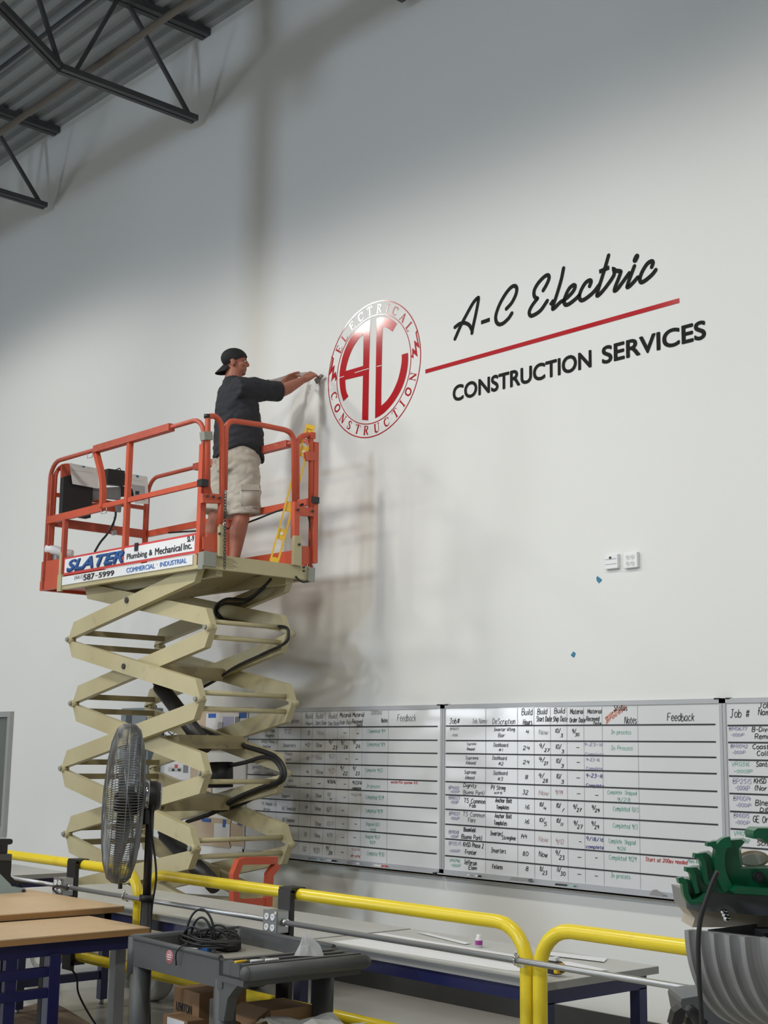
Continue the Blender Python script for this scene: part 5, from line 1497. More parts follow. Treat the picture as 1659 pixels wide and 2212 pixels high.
CX = -8.90
hipR, hipL = pw(-8.81, -0.90, 4.02), pw(-9.0, -0.92, 4.02)
kneeR, kneeL = pw(-8.80, -0.905, 3.60), pw(-9.0, -1.02, 3.59)
ankR, ankL = pw(-8.80, -0.965, 3.27), pw(-9.0, -1.06, 3.26)
shR, shL = pw(-8.73, -0.985, 4.64), pw(-9.08, -0.88, 4.63)
elR = at(607, 846, 0, -8.885)
wrR = at(656, 820, 0, -8.925)
elL = at(590, 839, 0, -9.22)
wrL = at(611, 829, 0, -9.14)
body = MB()
oval_loft(body, [(pw(CX, -.90, 3.98), .16, .14), (pw(CX, -.90, 4.10), .185, .16), (pw(CX, -.90, 4.25), .185, .165), (pw(CX, -.905, 4.42), .185, .155),
                 (pw(CX, -.925, 4.56), .19, .14), (pw(CX, -.95, 4.67), .14, .10), (pw(CX, -.965, 4.73), .07, .07)])
limb(body, [pw(CX, -.985, 4.66), pw(CX, -.965, 4.74), pw(CX, -.955, 4.82)], [.080, .074, .069])
for h, k, a, toe in ((hipR, kneeR, ankR, (BF * 0.9 + BR * 0.3)), (hipL, kneeL, ankL, BF)):
    mid = k.lerp(a, 0.35) - BF * 0.012
    limb(body, [h, h.lerp(k, 0.5), k, mid, a.lerp(k, 0.2), a], [.098, .085, .064, .071, .05, .044])
    heel = Vector((a.x, a.y, 3.20)) - BF * 0.03
    limb(body, [Vector((a.x, a.y, a.z)), heel], [.043, .04])
    limb(body, [heel, heel + toe.normalized() * 0.2], [.04, .034])
for s, e, w in ((shR, elR, wrR), (shL, elL, wrL)):
    limb(body, [s, s.lerp(e, 0.5), e], [.060, .056, .051])
    limb(body, [e, e.lerp(w, 0.3), e.lerp(w, 0.75), w], [.051, .053, .038, .030])
# head: facing along the picture plane
HF = Vector((0.58, 0.815, 0)).normalized()
HR = Vector((HF.y, -HF.x, 0))
HC = at(508, 783.5, 0, -9.05)


def hp(f, r, u):
    return HC + HF * f + HR * r + UP * u


HA = (HF, HR, UP)
ball(body, hp(-.012, 0, .030), (.100, .078, .088), HA, 24)
ball(body, hp(.030, 0, -.035), (.066, .060, .078), HA, 20)
ball(body, hp(.060, 0, -.088), (.032, .032, .022), HA)
ball(body, hp(.020, 0, -.075), (.060, .052, .035), HA)
limb(body, [hp(.086, 0, .020), hp(.104, 0, -.008), hp(.106, 0, -.017)], [.011, .014, .015])
for s in (-1, 1):
    ball(body, hp(.094, s * .012, -.018), (.009, .007, .007), HA)
    ball(body, hp(.075, s * .030, .022), (.022, .026, .011), HA)
    ball(body, hp(.050, s * .045, -.022), (.034, .020, .022), HA)
    ball(body, hp(-.018, s * .080, -.018), (.021, .011, .033), HA)
    ball(body, hp(-.024, s * .083, -.004), (.022, .007, .014), HA)
ball(body, hp(.086, 0, -.052), (.014, .024, .007), HA)
ball(body, hp(.083, 0, -.066), (.014, .022, .008), HA)


HS = 1.12


def hand(mb, w, fd, pn, side, curls, thumb, spread=0.0):
    """w wrist, fd towards the knuckles, pn out of the palm, side towards the thumb"""
    fd, pn, side = fd.normalized(), pn.normalized(), side.normalized()
    kc = w + fd * (0.090 * HS)
    for o in (-0.031, -0.0105, 0.0105, 0.031):
        limb(mb, [w + side * o * 0.62, w.lerp(kc, 0.6) + side * o * 0.9, kc + side * o], [.021, .019, .0155], 10)
    L = (0.060, 0.074, 0.080, 0.070)
    for i, o in enumerate((-0.034, -0.0115, 0.0115, 0.034)):
        p = kc + side * o
        d = (fd + side * (o * spread)).normalized()
        segs = (0.44, 0.31, 0.25)
        pts = [p - d * 0.01]
        q = p
        ang = 0.0
        pts.append(q)
        for sg_, c in zip(segs, curls[i]):
            ang += c
            dd = d * math.cos(ang) + pn * math.sin(ang)
            q = q + dd * (L[i] * sg_ * HS)
            pts.append(q)
        limb(mb, pts, [.0125, .0118, .0108, .0098, .0086], 10)
    b = w + fd * 0.025 + side * 0.026
    t1 = b + (side * 0.75 + fd * 0.65 + pn * thumb).normalized() * 0.045
    t2 = t1 + (side * 0.25 + fd * 0.9 + pn * (thumb + 0.15)).normalized() * 0.034
    t3 = t2 + (fd * 1.0 + pn * (thumb + 0.2)).normalized() * 0.026
    limb(mb, [b, t1, t2, t3], [.0165, .0125, .011, .009], 10)
    return kc


# right hand flat towards the wall, pressing a small squeegee
tipR = at(696, 798, 1, -0.045)
fdR = (at(684, 802, 0, -8.93) - wrR)
_pn = Vector((-0.55, 0.25, -0.80))
_pn = (_pn - fdR.normalized() * _pn.dot(fdR.normalized())).normalized()
hand(body, wrR, fdR, _pn, fdR.cross(_pn), [(0.30, 0.45, 0.3), (0.22, 0.4, 0.3), (0.18, 0.4, 0.3), (0.15, 0.38, 0.3)], 0.8, 2.0)
# left hand pinching the backing paper, thumb on top
hand(body, wrL, at(629, 818, 0, -9.13) - wrL, Vector((0.75, 0.3, -0.45)), Vector((0.15, -0.1, 0.95)), [(0.35, 0.7, 0.6), (0.3, 0.6, 0.5), (0.25, 0.55, 0.45), (0.1, 0.35, 0.3)], 0.35, 1.0)
fb = fused(body, 'person', M_SKIN, 0.0055, None, 5)
man = fb.build('person', M_SKIN)
_base = Vector((CX - 0.15, -0.86, 3.155))
man.data.transform(Matrix.Translation(-_base))
man.location = _base
tag(man, 'person in a dark polo shirt, khaki shorts and backwards black cap reaching to the wall', 'person')
for s in (-1, 1):
    e = MB()
    ball(e, hp(.083, s * .031, .006), (.010, .012, .006), HA, 12)
    e.build('eye', M_SIGNW, man)
    e = MB()
    ball(e, hp(.0915, s * .031, .006), (.003, .005, .005), HA, 10)
    e.build('iris', M_BLACK, man)
# eyebrow and cropped hair below the cap
for s in (-1, 1):
    ball(_h := MB(), hp(.088, s * .032, .026), (.007, .018, .004), HA, 10)
    _h.build('eyebrow', mat('short brown hair', (0.06, 0.04, 0.03, 1), 0.8), man)
# cap
cp = MB()
bm = bmesh.new()
bmesh.ops.create_uvsphere(bm, u_segments=32, v_segments=24, radius=1)
for v in bm.verts:
    q = v.co
    v.co = Vector((q.x * 0.111 - 0.010, q.y * 0.087, q.z * 0.088 + 0.036))
bmesh.ops.bisect_plane(bm, geom=bm.verts[:] + bm.edges[:] + bm.faces[:], plane_co=(0.085, 0, 0.046), plane_no=(-0.52, 0, 1), clear_inner=True)
for v in bm.verts:
    v.co = hp(v.co.x, v.co.y, v.co.z)
bmesh.ops.solidify(bm, geom=bm.faces[:], thickness=0.004)
cp.bm(bm, True)
cap = cp.build('cap', M_CAP, man)
bl = MB()
vs, fs = [], []
nu, nv = 10, 6
for th in (0, 1):
    for i in range(nu + 1):
        a = -1 + 2 * i / nu
        for j in range(nv + 1):
            t = j / nv
            r = a * (0.072 + 0.0 * t)
            ext = (0.092 * math.sqrt(max(0.0, 1 - a * a * 0.75))) * t
            f = -0.098 + 0.05 * a * a - ext * 0.72
            u = -0.022 - ext * 0.80 - 0.026 * a * a
            vs.append(hp(f, r, u - 0.007 * th))
n1 = (nu + 1) * (nv + 1)
for th in (0, 1):
    for i in range(nu):
        for j in range(nv):
            q = th * n1 + i * (nv + 1) + j
            fs.append((q, q + 1, q + nv + 2, q + nv + 1))
for i in range(nu):
    for jj in (0, nv):
        q = i * (nv + 1) + jj
        fs.append((q, q + nv + 1, q + nv + 1 + n1, q + n1))
for ii in (0, nu):
    for j in range(nv):
        q = ii * (nv + 1) + j
        fs.append((q, q + 1, q + 1 + n1, q + n1))
bl.add(vs, fs, True)
bl.build('cap_brim', M_CAP, cap)
bt = MB()
ball(bt, hp(-0.01, 0, 0.124), (.008, .008, .004), HA, 10)
bt.build('cap_button', M_CAP, cap)

# polo shirt
sh = MB()
oval_loft(sh, [(pw(CX, -.885, 4.085), .222, .208), (pw(CX, -.885, 4.20), .222, .205), (pw(CX, -.89, 4.32), .216, .203), (pw(CX, -.905, 4.45), .212, .185), (pw(CX, -.92, 4.56), .215, .170),
               (pw(CX, -.94, 4.64), .185, .14), (pw(CX, -.955, 4.70), .12, .10), (pw(CX, -.963, 4.745), .080, .080)], 36,
          hem=lambda ca, sa: 0.10 * max(0.0, ca) ** 2 + (0.03 if ca < 0 else 0) - 0.015 * max(0, sa))
for s, e, wtip in ((shR, elR, 1.0), (shL, elL, 1.0)):
    limb(sh, [s + (pw(CX, -.93, 4.60) - s) * 0.35, s.lerp(e, 0.5)], [.098 if s is shR else .088, .084], 18)
    sh.tube([s - (e - s) * (0.2 if s is shR else 0.0), s, s.lerp(e, 0.5), s.lerp(e, 0.93)], [.088, .093 if s is shR else .086, .088, .083], 20)
shirt = fused(sh, 'polo_shirt', M_SHIRT, 0.010, man, 3, folds=0.010)
cl = MB()
cl.lathe(pw(CX, -.962, 4.725), (0.12, 0.25, 1), [(0.083, 0.0), (0.078, 0.03), (0.072, 0.045), (0.074, 0.015), (0.079, -0.01)], 28)
cl.build('collar', M_SHIRT, shirt)
for s, e in ((shR, elR), (shL, elL)):
    d = (e - s).normalized()
    q = s.lerp(e, 0.93)
    MB().lathe(q - d * 0.022, d, [(0.0845, 0.0), (0.0855, 0.005), (0.0855, 0.022), (0.082, 0.026), (0.06, 0.0255)], 26).build('sleeve_hem', M_SHIRT, shirt)

# cargo shorts
so = MB()
oval_loft(so, [(pw(CX, -.90, 3.98), .185, .165), (pw(CX, -.89, 4.08), .198, .185), (pw(CX, -.89, 4.2), .196, .182), (pw(CX, -.89, 4.25), .19, .176)])
hemR, hemL = pw(-8.81, -0.866, 3.635), pw(-9.01, -0.995, 3.65)
so.tube([hipR + UP * 0.06, hipR.lerp(hemR, 0.4), hemR.lerp(hipR, 0.15), hemR], [.122, .132, .131, .130], 22)
so.tube([hipL + UP * 0.06, hipL.lerp(hemL, 0.4), hemL.lerp(hipL, 0.15), hemL], [.120, .126, .126, .125], 22)
shorts = fused(so, 'cargo_shorts', M_SHORTS, 0.010, man, 3, folds=0.011)
for hm, hp_, dr in ((hemR, hipR, BR), (hemL, hipL, -BR)):
    d = (hm - hp_).normalized()
    MB().lathe(hm - d * 0.03, d, [(0.128, 0.0), (0.1325, 0.004), (0.1335, 0.028), (0.129, 0.032), (0.10, 0.03)], 28).build('shorts_hem', M_SHORTS, shorts)
    c = hp_.lerp(hm, 0.68) + dr * 0.118 + BF * 0.01
    pk = MB()
    n = dr
    t = n.cross(d).normalized()
    bmx = bmesh.new()
    bmesh.ops.create_cube(bmx, size=1)
    bmesh.ops.bevel(bmx, geom=bmx.edges[:], offset=0.12, segments=3, affect='EDGES')
    for v in bmx.verts:
        v.co = c + t * (v.co.x * 0.15) + d * (v.co.y * 0.19) + n * (v.co.z * 0.03)
    pk.bm(bmx, True)
    pocket = pk.build('cargo_pocket', M_SHORTS, shorts)
    MB().obox(c - d * 0.075 + n * 0.018, t * 0.078, d * 0.024, n * 0.004).build('pocket_flap', M_SHORTS, pocket)
MB().lathe(pw(CX, -.89, 4.24), UP, [(0.188, 0.0), (0.19, 0.03), (0.18, 0.03)], 30, ref=BR).build('waistband', M_SHORTS, shorts)
# socks and shoes
for a, toe in ((ankR, (BF * 0.9 + BR * 0.3).normalized()), (ankL, BF)):
    MB().tube([Vector((a.x, a.y, 3.30)), Vector((a.x, a.y, 3.24)), Vector((a.x, a.y, 3.20))], [.049, .049, .05], 18).build('sock', M_BLACK, man)
    s = MB()
    heel = Vector((a.x, a.y, 3.20)) - toe * 0.045
    limb(s, [heel, heel + toe * 0.10, heel + toe * 0.20, heel + toe * 0.26], [.050, .053, .047, .038])
    for i, v in enumerate(s.v):
        if v.z < 3.165:
            s.v[i] = Vector((v.x, v.y, 3.165))
    shoe = fused(s, 'shoe', M_BLACK, 0.008, man, 3)
    sl_ = MB()
    r = toe.cross(UP).normalized()
    P = [heel + toe * (0.11 + 0.165 * math.cos(t)) + r * (0.053 * math.sin(t)) for t in [2 * math.pi * k / 24 for k in range(24)]]
    sl_.prism([Vector((p.x, p.y, 3.156)) for p in P], (0, 0, 0.022)).build('sole', M_DARKST, shoe)

# strip of backing paper in his left hand and the squeegee in his right
_p0, _p1 = at(570, 826, 0, -9.16), at(663, 806, 0, -9.10)
_d = (_p1 - _p0).normalized()
_v = (CAM_LOC - _p0).normalized()
_s = _d.cross(_v).normalized()
st = MB()
n = 8
vs = []
for i in range(n + 1):
    c = _p0.lerp(_p1, i / n) + _s * (0.006 * math.sin(i * 0.9))
    for w in (-0.016, 0.016):
        for th in (0, 0.0015):
            vs.append(c + _s * w + _v * th)
fs = []
for i in range(n):
    o = i * 4
    fs += [(o, o + 2, o + 6, o + 4), (o + 1, o + 5, o + 7, o + 3), (o, o + 4, o + 5, o + 1), (o + 2, o + 3, o + 7, o + 6)]
fs += [(0, 1, 3, 2), (4 * n, 4 * n + 2, 4 * n + 3, 4 * n + 1)]
st.add(vs, fs)
solo(st, 'paper_strip', mat('pink white backing paper', (0.66, 0.60, 0.60, 1), 0.6), "narrow white paper strip held in the person's left hand", 'paper')
_q = [at(*p, 1, -0.05) for p in ((678, 820), (683, 829), (697, 811), (693, 808))]
solo(MB().prism(_q, (0.004, 0.012, 0)), 'squeegee', mat('grey felt squeegee', (0.22, 0.20, 0.18, 1), 0.7), "small grey squeegee pressed to the wall by the person's right hand", 'squeegee')

# ------------------------------------------------------------------ yellow guardrail
GY, GZ = -2.75, 1.05


def guard(x0, x1, label, posts=()):
    t = thing('guardrail', label, 'guardrail', ((x0 + x1) / 2, GY, 0), 'yellow pipe guardrail loops')
    MB().tube(bend_path(GY, x0, x1, 0.0, GZ, 0.17), 0.031, 16).build('rail_loop', M_YELLOW, t)
    MB().tube([(x0, GY, 0.50), (x1, GY, 0.50)], 0.031, 14).build('mid_rail', M_YELLOW, t)
    for x in (x0, x1):
        MB().box((x - 0.034, GY - 0.07, 0), (x + 0.034, GY + 0.07, 0.012)).build('foot_plate', M_YELLOW, t)


guard(-10.2, -7.16, 'yellow pipe guardrail loop at the left, behind the tan tables')
guard(-7.085, -4.092, 'yellow pipe guardrail loop in the middle, in front of the lift')
guard(-4.018, -1.0, 'yellow pipe guardrail loop at the right, running behind the pipe bender')


def outlet(xc, label, zb):
    t = thing('outlet_post', label, 'outlet post', (xc, GY - 0.04, zb), 'outlet posts clamped to the guardrail')
    s = MB().box((xc - 0.052, GY - 0.066, zb), (xc + 0.052, GY - 0.036, 1.075), 0.004)
    s.box((xc - 0.052, GY - 0.06, 1.06), (xc + 0.052, GY + 0.03, 1.085))
    s.box((xc - 0.052, GY - 0.06, zb + 0.03), (xc + 0.052, GY + 0.035, zb + 0.06))
    s.build('strut', M_BLACK, t)
    bx = xc - 0.005
    b = MB().box((bx - 0.055, GY - 0.145, 0.865), (bx + 0.052, GY - 0.066, 0.975), 0.005).build('outlet_box', M_ZINC, t)
    MB().box((bx - 0.057, GY - 0.149, 0.862), (bx + 0.054, GY - 0.145, 0.978), 0.0015).build('cover_plate', M_GREYM, b)
    for ix in (-0.026, 0.024):
        for iz in (0.893, 0.945):
            c = MB().cyl((bx + ix, GY - 0.153, iz), (bx + ix, GY - 0.147, iz), 0.0165, 18).build('socket', M_SIGNW, b)
            for sx_ in (-0.006, 0.004):
                MB().box((bx + ix + sx_, GY - 0.1536, iz - 0.002), (bx + ix + sx_ + 0.0025, GY - 0.1525, iz + 0.008)).build('slot', M_BLACK, b)
    MB().cyl((bx + 0.046, GY - 0.152, 0.966), (bx + 0.046, GY - 0.147, 0.966), 0.008, 10).build('cover_screw', M_CHROME, b)
    k = MB()
    k.cyl((bx + 0.05, GY - 0.105, 0.92), (bx + 0.085, GY - 0.105, 0.92), 0.019, 12)
    k.build('conduit_connector', M_CHROME, b)


outlet(-5.69, 'black post with a grey four socket box on the middle guardrail', 0.42)
outlet(-7.85, 'black post with a grey four socket box on the left guardrail', 0.42)
t = thing('conduit', 'thin grey metal conduit running along the yellow guardrail between the socket boxes', 'conduit', (-5.55, GY - 0.105, 0.9))
for a, b in ((-9.9, -7.91), (-7.79, -5.75), (-5.63, -1.2)):
    MB().tube([(a, GY - 0.105, 0.92), (b, GY - 0.105, 0.92)], 0.0135, 12).build('conduit_length', M_ZINC, t)
for x in (-7.14, -4.055):
    m_ = MB()
    m_.tube([(x, GY - 0.105 + 0.02 * math.cos(a), 0.92 + 0.02 * math.sin(a)) for a in [2 * math.pi * k / 12 for k in range(12)]], 0.004, 6, closed=True)
    m_.cyl((x, GY - 0.11, 0.94), (x, GY - 0.11, 0.955), 0.007, 8)
    m_.box((x - 0.012, GY - 0.09, 0.89), (x + 0.012, GY - 0.03, 0.90))
    m_.build('conduit_clip', M_CHROME, t)
# flexible lead plugged into the left box
_p = [at(*p, 1, GY - 0.17) for p in ((147, 1917), (122, 1914), (115, 1921), (125, 1930), (137, 1937))]
solo(MB().tube(spline(_p, 6), 0.007, 8), 'power_lead', M_RUBBER, 'short black power lead plugged into the left socket box', 'cord')
_p = [Vector((-7.86, GY - 0.05, 0.45))] + [at(*p, 1, GY - 0.04) for p in ((165, 2110), (168, 2140), (178, 2165), (195, 2195), (215, 2225))]
solo(MB().tube(spline(_p, 6), 0.006, 8), 'power_lead', M_RUBBER, 'thin black lead hanging from the left outlet post to the floor', 'cord')

# ------------------------------------------------------------------ long pale benches behind the rail
BY0, BY1, BTZ = -2.68, -1.90, 0.815


def bench(x0, x1, y0, y1, label, brace=False, skip=None):
    t = thing('workbench', label, 'workbench', ((x0 + x1) / 2, (y0 + y1) / 2, 0), 'pale topped benches with blue frames')
    MB().box((x0, y0, BTZ - 0.032), (x1, y1, BTZ), 0.003).build('worktop', M_LAM, t)
    MB().box((x0 - 0.0, y0 - 0.002, BTZ - 0.034), (x1 + 0.001, y0 + 0.004, BTZ - 0.002)).box((x1 - 0.004, y0, BTZ - 0.034), (x1 + 0.002, y1, BTZ - 0.002)).build('worktop_edge', M_LAMEDGE, t)
    f = MB()
    a0, a1, b0, b1 = x0 + 0.03, x1 - 0.03, y0 + 0.03, y1 - 0.05
    z1 = BTZ - 0.034
    for yy in (b0, b1 - 0.04):
        f.box((a0, yy, z1 - 0.065), (a1, yy + 0.04, z1))
    for xx in (a0, a1 - 0.04):
        f.box((xx, b0 + 0.04, z1 - 0.065), (xx + 0.04, b1 - 0.04, z1))
        if brace and xx == a0:
            f.box((xx, b0 + 0.05, 0.17), (xx + 0.04, b1 - 0.05, 0.225))
    f.build('frame', M_BLUE, t)
    for xx in (a0, a1 - 0.055):
        for yy in (b0, b1 - 0.055):
            if skip is not None and yy > b0 and (xx == a0) == (skip == 'left'):
                continue
            l = MB().box((xx, yy, 0.035), (xx + 0.055, yy + 0.055, z1 - 0.06)).build('leg', M_BLUE, t)
            MB().cyl((xx + 0.027, yy + 0.027, 0), (xx + 0.027, yy + 0.027, 0.04), 0.016, 10).build('levelling_foot', M_ZINC, l)
            if xx == a0:
                for z in (0.58, 0.48):
                    MB().cyl((xx + 0.027, yy - 0.006, z), (xx + 0.027, yy, z), 0.010, 8).build('leg_bolt', M_ZINC, l)


bench(-5.69, -4.045, BY0, BY1, 'pale topped blue bench at the right, with paper sheets on it', skip='left')
bench(-8.86, -5.72, BY0, BY1, 'long pale topped blue bench in the middle, behind the grey cart and the fan', True, skip='right')
bench(-11.4, -9.79, -2.34, -1.72, 'pale topped blue bench at the far left edge')

cb3 = crop(680, 1940, 2.9625)
cb4 = crop(1120, 1920, 3.078)
for i, (cf, pts, lb) in enumerate([
    (cb3, [(110, 280), (330, 257), (1345, 438), (1345, 472), (1230, 462)], 'largest white paper sheet along the front of the right bench'),
    (cb3, [(285, 240), (425, 224), (1340, 375), (1340, 393), (900, 330)], 'second long white paper sheet on the right bench'),
    (cb3, [(650, 220), (720, 225), (1000, 290), (960, 296)], 'narrow white strip at the back of the right bench'),
    (cb4, [(170, 415), (590, 463), (570, 486), (150, 436)], 'short white sheet at the right end of the right bench, behind the posts'),
    (cb4, [(215, 488), (330, 484), (600, 540), (510, 548)], 'small white sheet nearest the right end of the bench')]):
    z = BTZ + 0.001 + 0.0012 * i
    P = [at(*cf(*p), 2, z) for p in pts]
    solo(MB().prism(P, (0, 0, 0.0012)), 'paper_sheet', M_SIGNW, lb, 'paper', 'paper sheets on the right bench')
_q = at(*cb3(1505, 490), 2, BTZ + 0.008)
t = thing('tape_measure', 'black and yellow tape measure lying on the right bench by the yellow posts', 'tape measure', (_q.x, _q.y, BTZ + 0.008))
MB().box((_q.x - 0.045, _q.y, BTZ + 0.008), (_q.x + 0.04, _q.y + 0.05, BTZ + 0.065), 0.012).build('case', M_BLACK, t)
MB().box((_q.x + 0.02, _q.y - 0.002, BTZ + 0.014), (_q.x + 0.044, _q.y + 0.052, BTZ + 0.058), 0.006).build('yellow_side', M_LEVEL, t)
MB().box((_q.x + 0.04, _q.y + 0.015, BTZ + 0.022), (_q.x + 0.058, _q.y + 0.035, BTZ + 0.035)).build('hook', M_BLACK, t)
_q2 = at(*cb3(1505, 436), 2, BTZ + 0.066)
solo(MB().prism([(_q.x - 0.02, _q.y + 0.005, BTZ + 0.066), (_q.x + 0.025, _q.y + 0.01, BTZ + 0.066), (_q.x + 0.015, _q.y + 0.045, BTZ + 0.066), (_q.x - 0.01, _q.y + 0.045, BTZ + 0.066)], (0.0, 0, 0.014)), 'paper_scrap', M_SIGNW, 'crumpled white paper scrap on the tape measure', 'paper')
_q = at(*cb3(1050, 312), 2, BTZ + 0.002)
t = thing('glue_bottle', 'tiny white bottle with a purple band standing behind the conduit', 'bottle', (_q.x, _q.y, BTZ))
MB().lathe((_q.x, _q.y, BTZ), UP, [(0, 0), (0.018, 0), (0.018, 0.04), (0.012, 0.05), (0.012, 0.062), (0, 0.062)], 16).build('body', M_SIGNW, t)
MB().lathe((_q.x, _q.y, BTZ), UP, [(0.0186, 0.012), (0.0186, 0.034)], 16).build('band', mat('purple label', (0.35, 0.05, 0.30, 1), 0.4), t)

# ------------------------------------------------------------------ tan tables at the left


def tan_table(x0, x1, y0, y1, z, label, apron, legs, extra=None):
    t = thing('work_table', label, 'table', ((x0 + x1) / 2, (y0 + y1) / 2, 0), 'tan topped work tables')
    MB().box((x0, y0, z - 0.006), (x1, y1, z)).build('tabletop', M_WOOD, t)
    MB().box((x0 + 0.001, y0 + 0.001, z - 0.034), (x1 - 0.001, y1 - 0.001, z - 0.006)).build('tabletop_edge', M_WOODE, t)
    f = MB()
    zz = z - 0.034
    xa, xb, ya, yb = x0 + 0.06, x1 - 0.04, y0 + 0.06, y1 - 0.06
    for xx in (xa, xb - 0.045):
        f.box((xx, ya, zz - 0.07), (xx + 0.045, yb, zz))
    for yy in (ya, yb - 0.045):
        f.box((xa, yy, zz - 0.07), (xb, yy + 0.045, zz))
    f.build('frame', apron, t)
    for (lx_, ly, w, m_, zb) in legs:
        MB().box((lx_ - w / 2, ly - w / 2, zb), (lx_ + w / 2, ly + w / 2, zz - 0.06), 0.003).build('leg', m_, t)
    return t


TX1, TY1 = -6.375, -3.17
tb1 = tan_table(-7.0, TX1, -5.3, TY1, 0.845, 'nearer tan topped table with a blue frame at the left edge', M_BLUE,
                [(-6.43, -3.70, 0.062, M_BLUE, 0.0), (-6.95, -3.70, 0.06, M_BLUE, 0.0), (-6.43, -5.1, 0.06, M_BLUE, 0.0), (-6.95, -5.1, 0.06, M_BLUE, 0.0)])
_yA = at(21, 2095, 0, -6.43).y
_s = MB()
_s.box((-6.446, _yA - 0.03, 0.42), (-6.414, _yA + 0.03, 0.765))
for (pl, pr) in (((0, 2112), (108, 2098)), ((22, 2156), (108, 2143))):
    a, b = at(*pl, 0, -6.43), at(*pr, 0, -6.43)
    _s.bar((-6.43, -5.1, a.z), (-6.43, -3.70, b.z), 0.04, 0.045)
_s.build('side_brace', M_BLUE, tb1)
_g = at(252, 2120, 1, -3.26)
MB().box((_g.x - 0.03, -3.29, 0.0), (_g.x + 0.03, -3.23, 0.80)).build('support_post', M_GREYM, tb1)
tan_table(-8.7, -7.02, -4.6, -2.93, 0.882, 'farther tan topped table carrying the pale blue saw', M_CART,
          [(-7.74, -3.02, 0.05, M_CART, 0.0), (-8.6, -3.05, 0.05, M_CART, 0.0), (-7.10, -4.5, 0.05, M_CART, 0.0), (-8.6, -4.5, 0.05, M_CART, 0.0)])
_cbp = [at(*p, 2, 0.002) for p in ((-60, 2200), (62, 2174), (106, 2162), (150, 2185), (215, 2225), (215, 2330), (-80, 2330))]
solo(MB().prism(_cbp, (0, 0, 0.006)), 'cardboard_sheet', mat('dusty dark cardboard', (0.15, 0.105, 0.07, 1), 0.8), 'flat brown cardboard sheet on the floor under the tan tables', 'cardboard')

# pale blue bench saw at the left edge
ck = crop(0, 1790, 13.011)
SX = -8.02


def kp(*pts, x=SX):
    return [at(*ck(*p), 0, x) for p in pts]


saw = thing('bench_saw', 'pale blue and black bench saw cut off by the left picture edge', 'saw', (SX, -3.2, 0.882))
MB().prism(kp((-900, 1260), (0, 1265), (300, 1570), (345, 1665), (600, 1668), (720, 1680), (745, 1760), (705, 1845), (-900, 1965)), (-0.14, 0, 0)).build('saw_base', M_TOOLB, saw)
MB().cyl(at(*ck(662, 1760), 0, SX + 0.004), at(*ck(662, 1760), 0, SX) + Vector((-0.02, 0, 0)), 0.012, 12).build('adjusting_knob', M_DARKST, saw)
MB().prism(kp((-700, 720), (40, 705), (335, 720), (320, 1060), (300, 1330), (330, 1360), (420, 1450), (540, 1478), (720, 1510), (640, 1540), (630, 1650), (600, 1650), (590, 1570), (550, 1535), (350, 1540), (300, 1570), (0, 1262), (-700, 1262), x=SX - 0.04), (-0.06, 0, 0)).build('saw_body', M_BLACK, saw)
MB().prism(kp((-700, 715), (330, 715), (322, 900), (-700, 870), x=SX - 0.03), (-0.09, 0, 0)).build('motor_cover', M_CART, saw)
MB().prism(kp((-400, 290), (310, 288), (350, 310), (362, 370), (330, 435), (220, 455), (205, 705), (40, 705), (55, 455), (-400, 455), x=SX - 0.045), (-0.04, 0, 0)).build('handle', M_BLACK, saw)

# ------------------------------------------------------------------ standing fan
FP = Vector((-6.605, -3.05, 0))
hr = Vector((0.668, 0.744, 0)).normalized()
hv = Vector((0.744, -0.668, 0)).normalized()
fan = thing('pedestal_fan', 'tall black pedestal fan with a round grey wire cage seen edge on', 'fan', tuple(FP))
MB().lathe(FP, UP, [(0, 0), (0.16, 0), (0.16, 0.02), (0.06, 0.05), (0.04, 0.10)], 28).build('base', M_BLACK, fan)
MB().cyl(FP + UP * 0.05, FP + UP * 0.98, 0.031, 16).build('pole_sleeve', M_BLACK, fan)
MB().cyl(FP + UP * 0.95, FP + UP * 1.52, 0.0225, 14).cyl(FP + UP * 0.955, FP + UP * 0.985, 0.040, 14).build('pole', M_BLACK, fan)
FA = Vector((-0.50, -0.866, 0.03)).normalized()
FC = FP + UP * 1.475 - hr * 0.147
_mo = FP + UP * 1.515 - hr * 0.02
MB().lathe(_mo, -FA, [(0.0, -0.06), (0.075, -0.055), (0.082, -0.03), (0.082, 0.045), (0.07, 0.07), (0.0, 0.072)], 24).build('motor', M_BLACK, fan)
MB().lathe(_mo, -FA, [(0.0825, -0.02), (0.0838, -0.018), (0.0838, 0.004), (0.0825, 0.006)], 24).build('motor_band', M_CHROME, fan)
MB().lathe(_mo, -FA, [(0.071, 0.068), (0.071, 0.076), (0.0, 0.078)], 20).build('motor_cap', M_ZINC, fan)
MB().box((_mo.x - 0.03, _mo.y - 0.03, 1.36), (_mo.x + 0.03, _mo.y + 0.03, 1.46), 0.006).build('yoke', M_BLACK, fan)
FR = 0.432
prof = [(0.07, -0.105), (0.20, -0.100), (0.32, -0.085), (0.40, -0.062), (0.425, -0.035), (0.432, 0.0), (0.427, 0.035), (0.405, 0.065), (0.33, 0.090), (0.20, 0.108), (0.07, 0.115)]
n1 = FA.orthogonal().normalized()
n2 = FA.cross(n1)
cg_ = MB()
for k in range(180):
    a = 2 * math.pi * k / 180
    d0 = n1 * math.cos(a) + n2 * math.sin(a)
    tw = n1 * -math.sin(a) + n2 * math.cos(a)
    cg_.tube([FC + d0 * r + FA * h + tw * (0.03 * (1 - r / FR)) for r, h in prof], 0.0023, 4, caps=False)
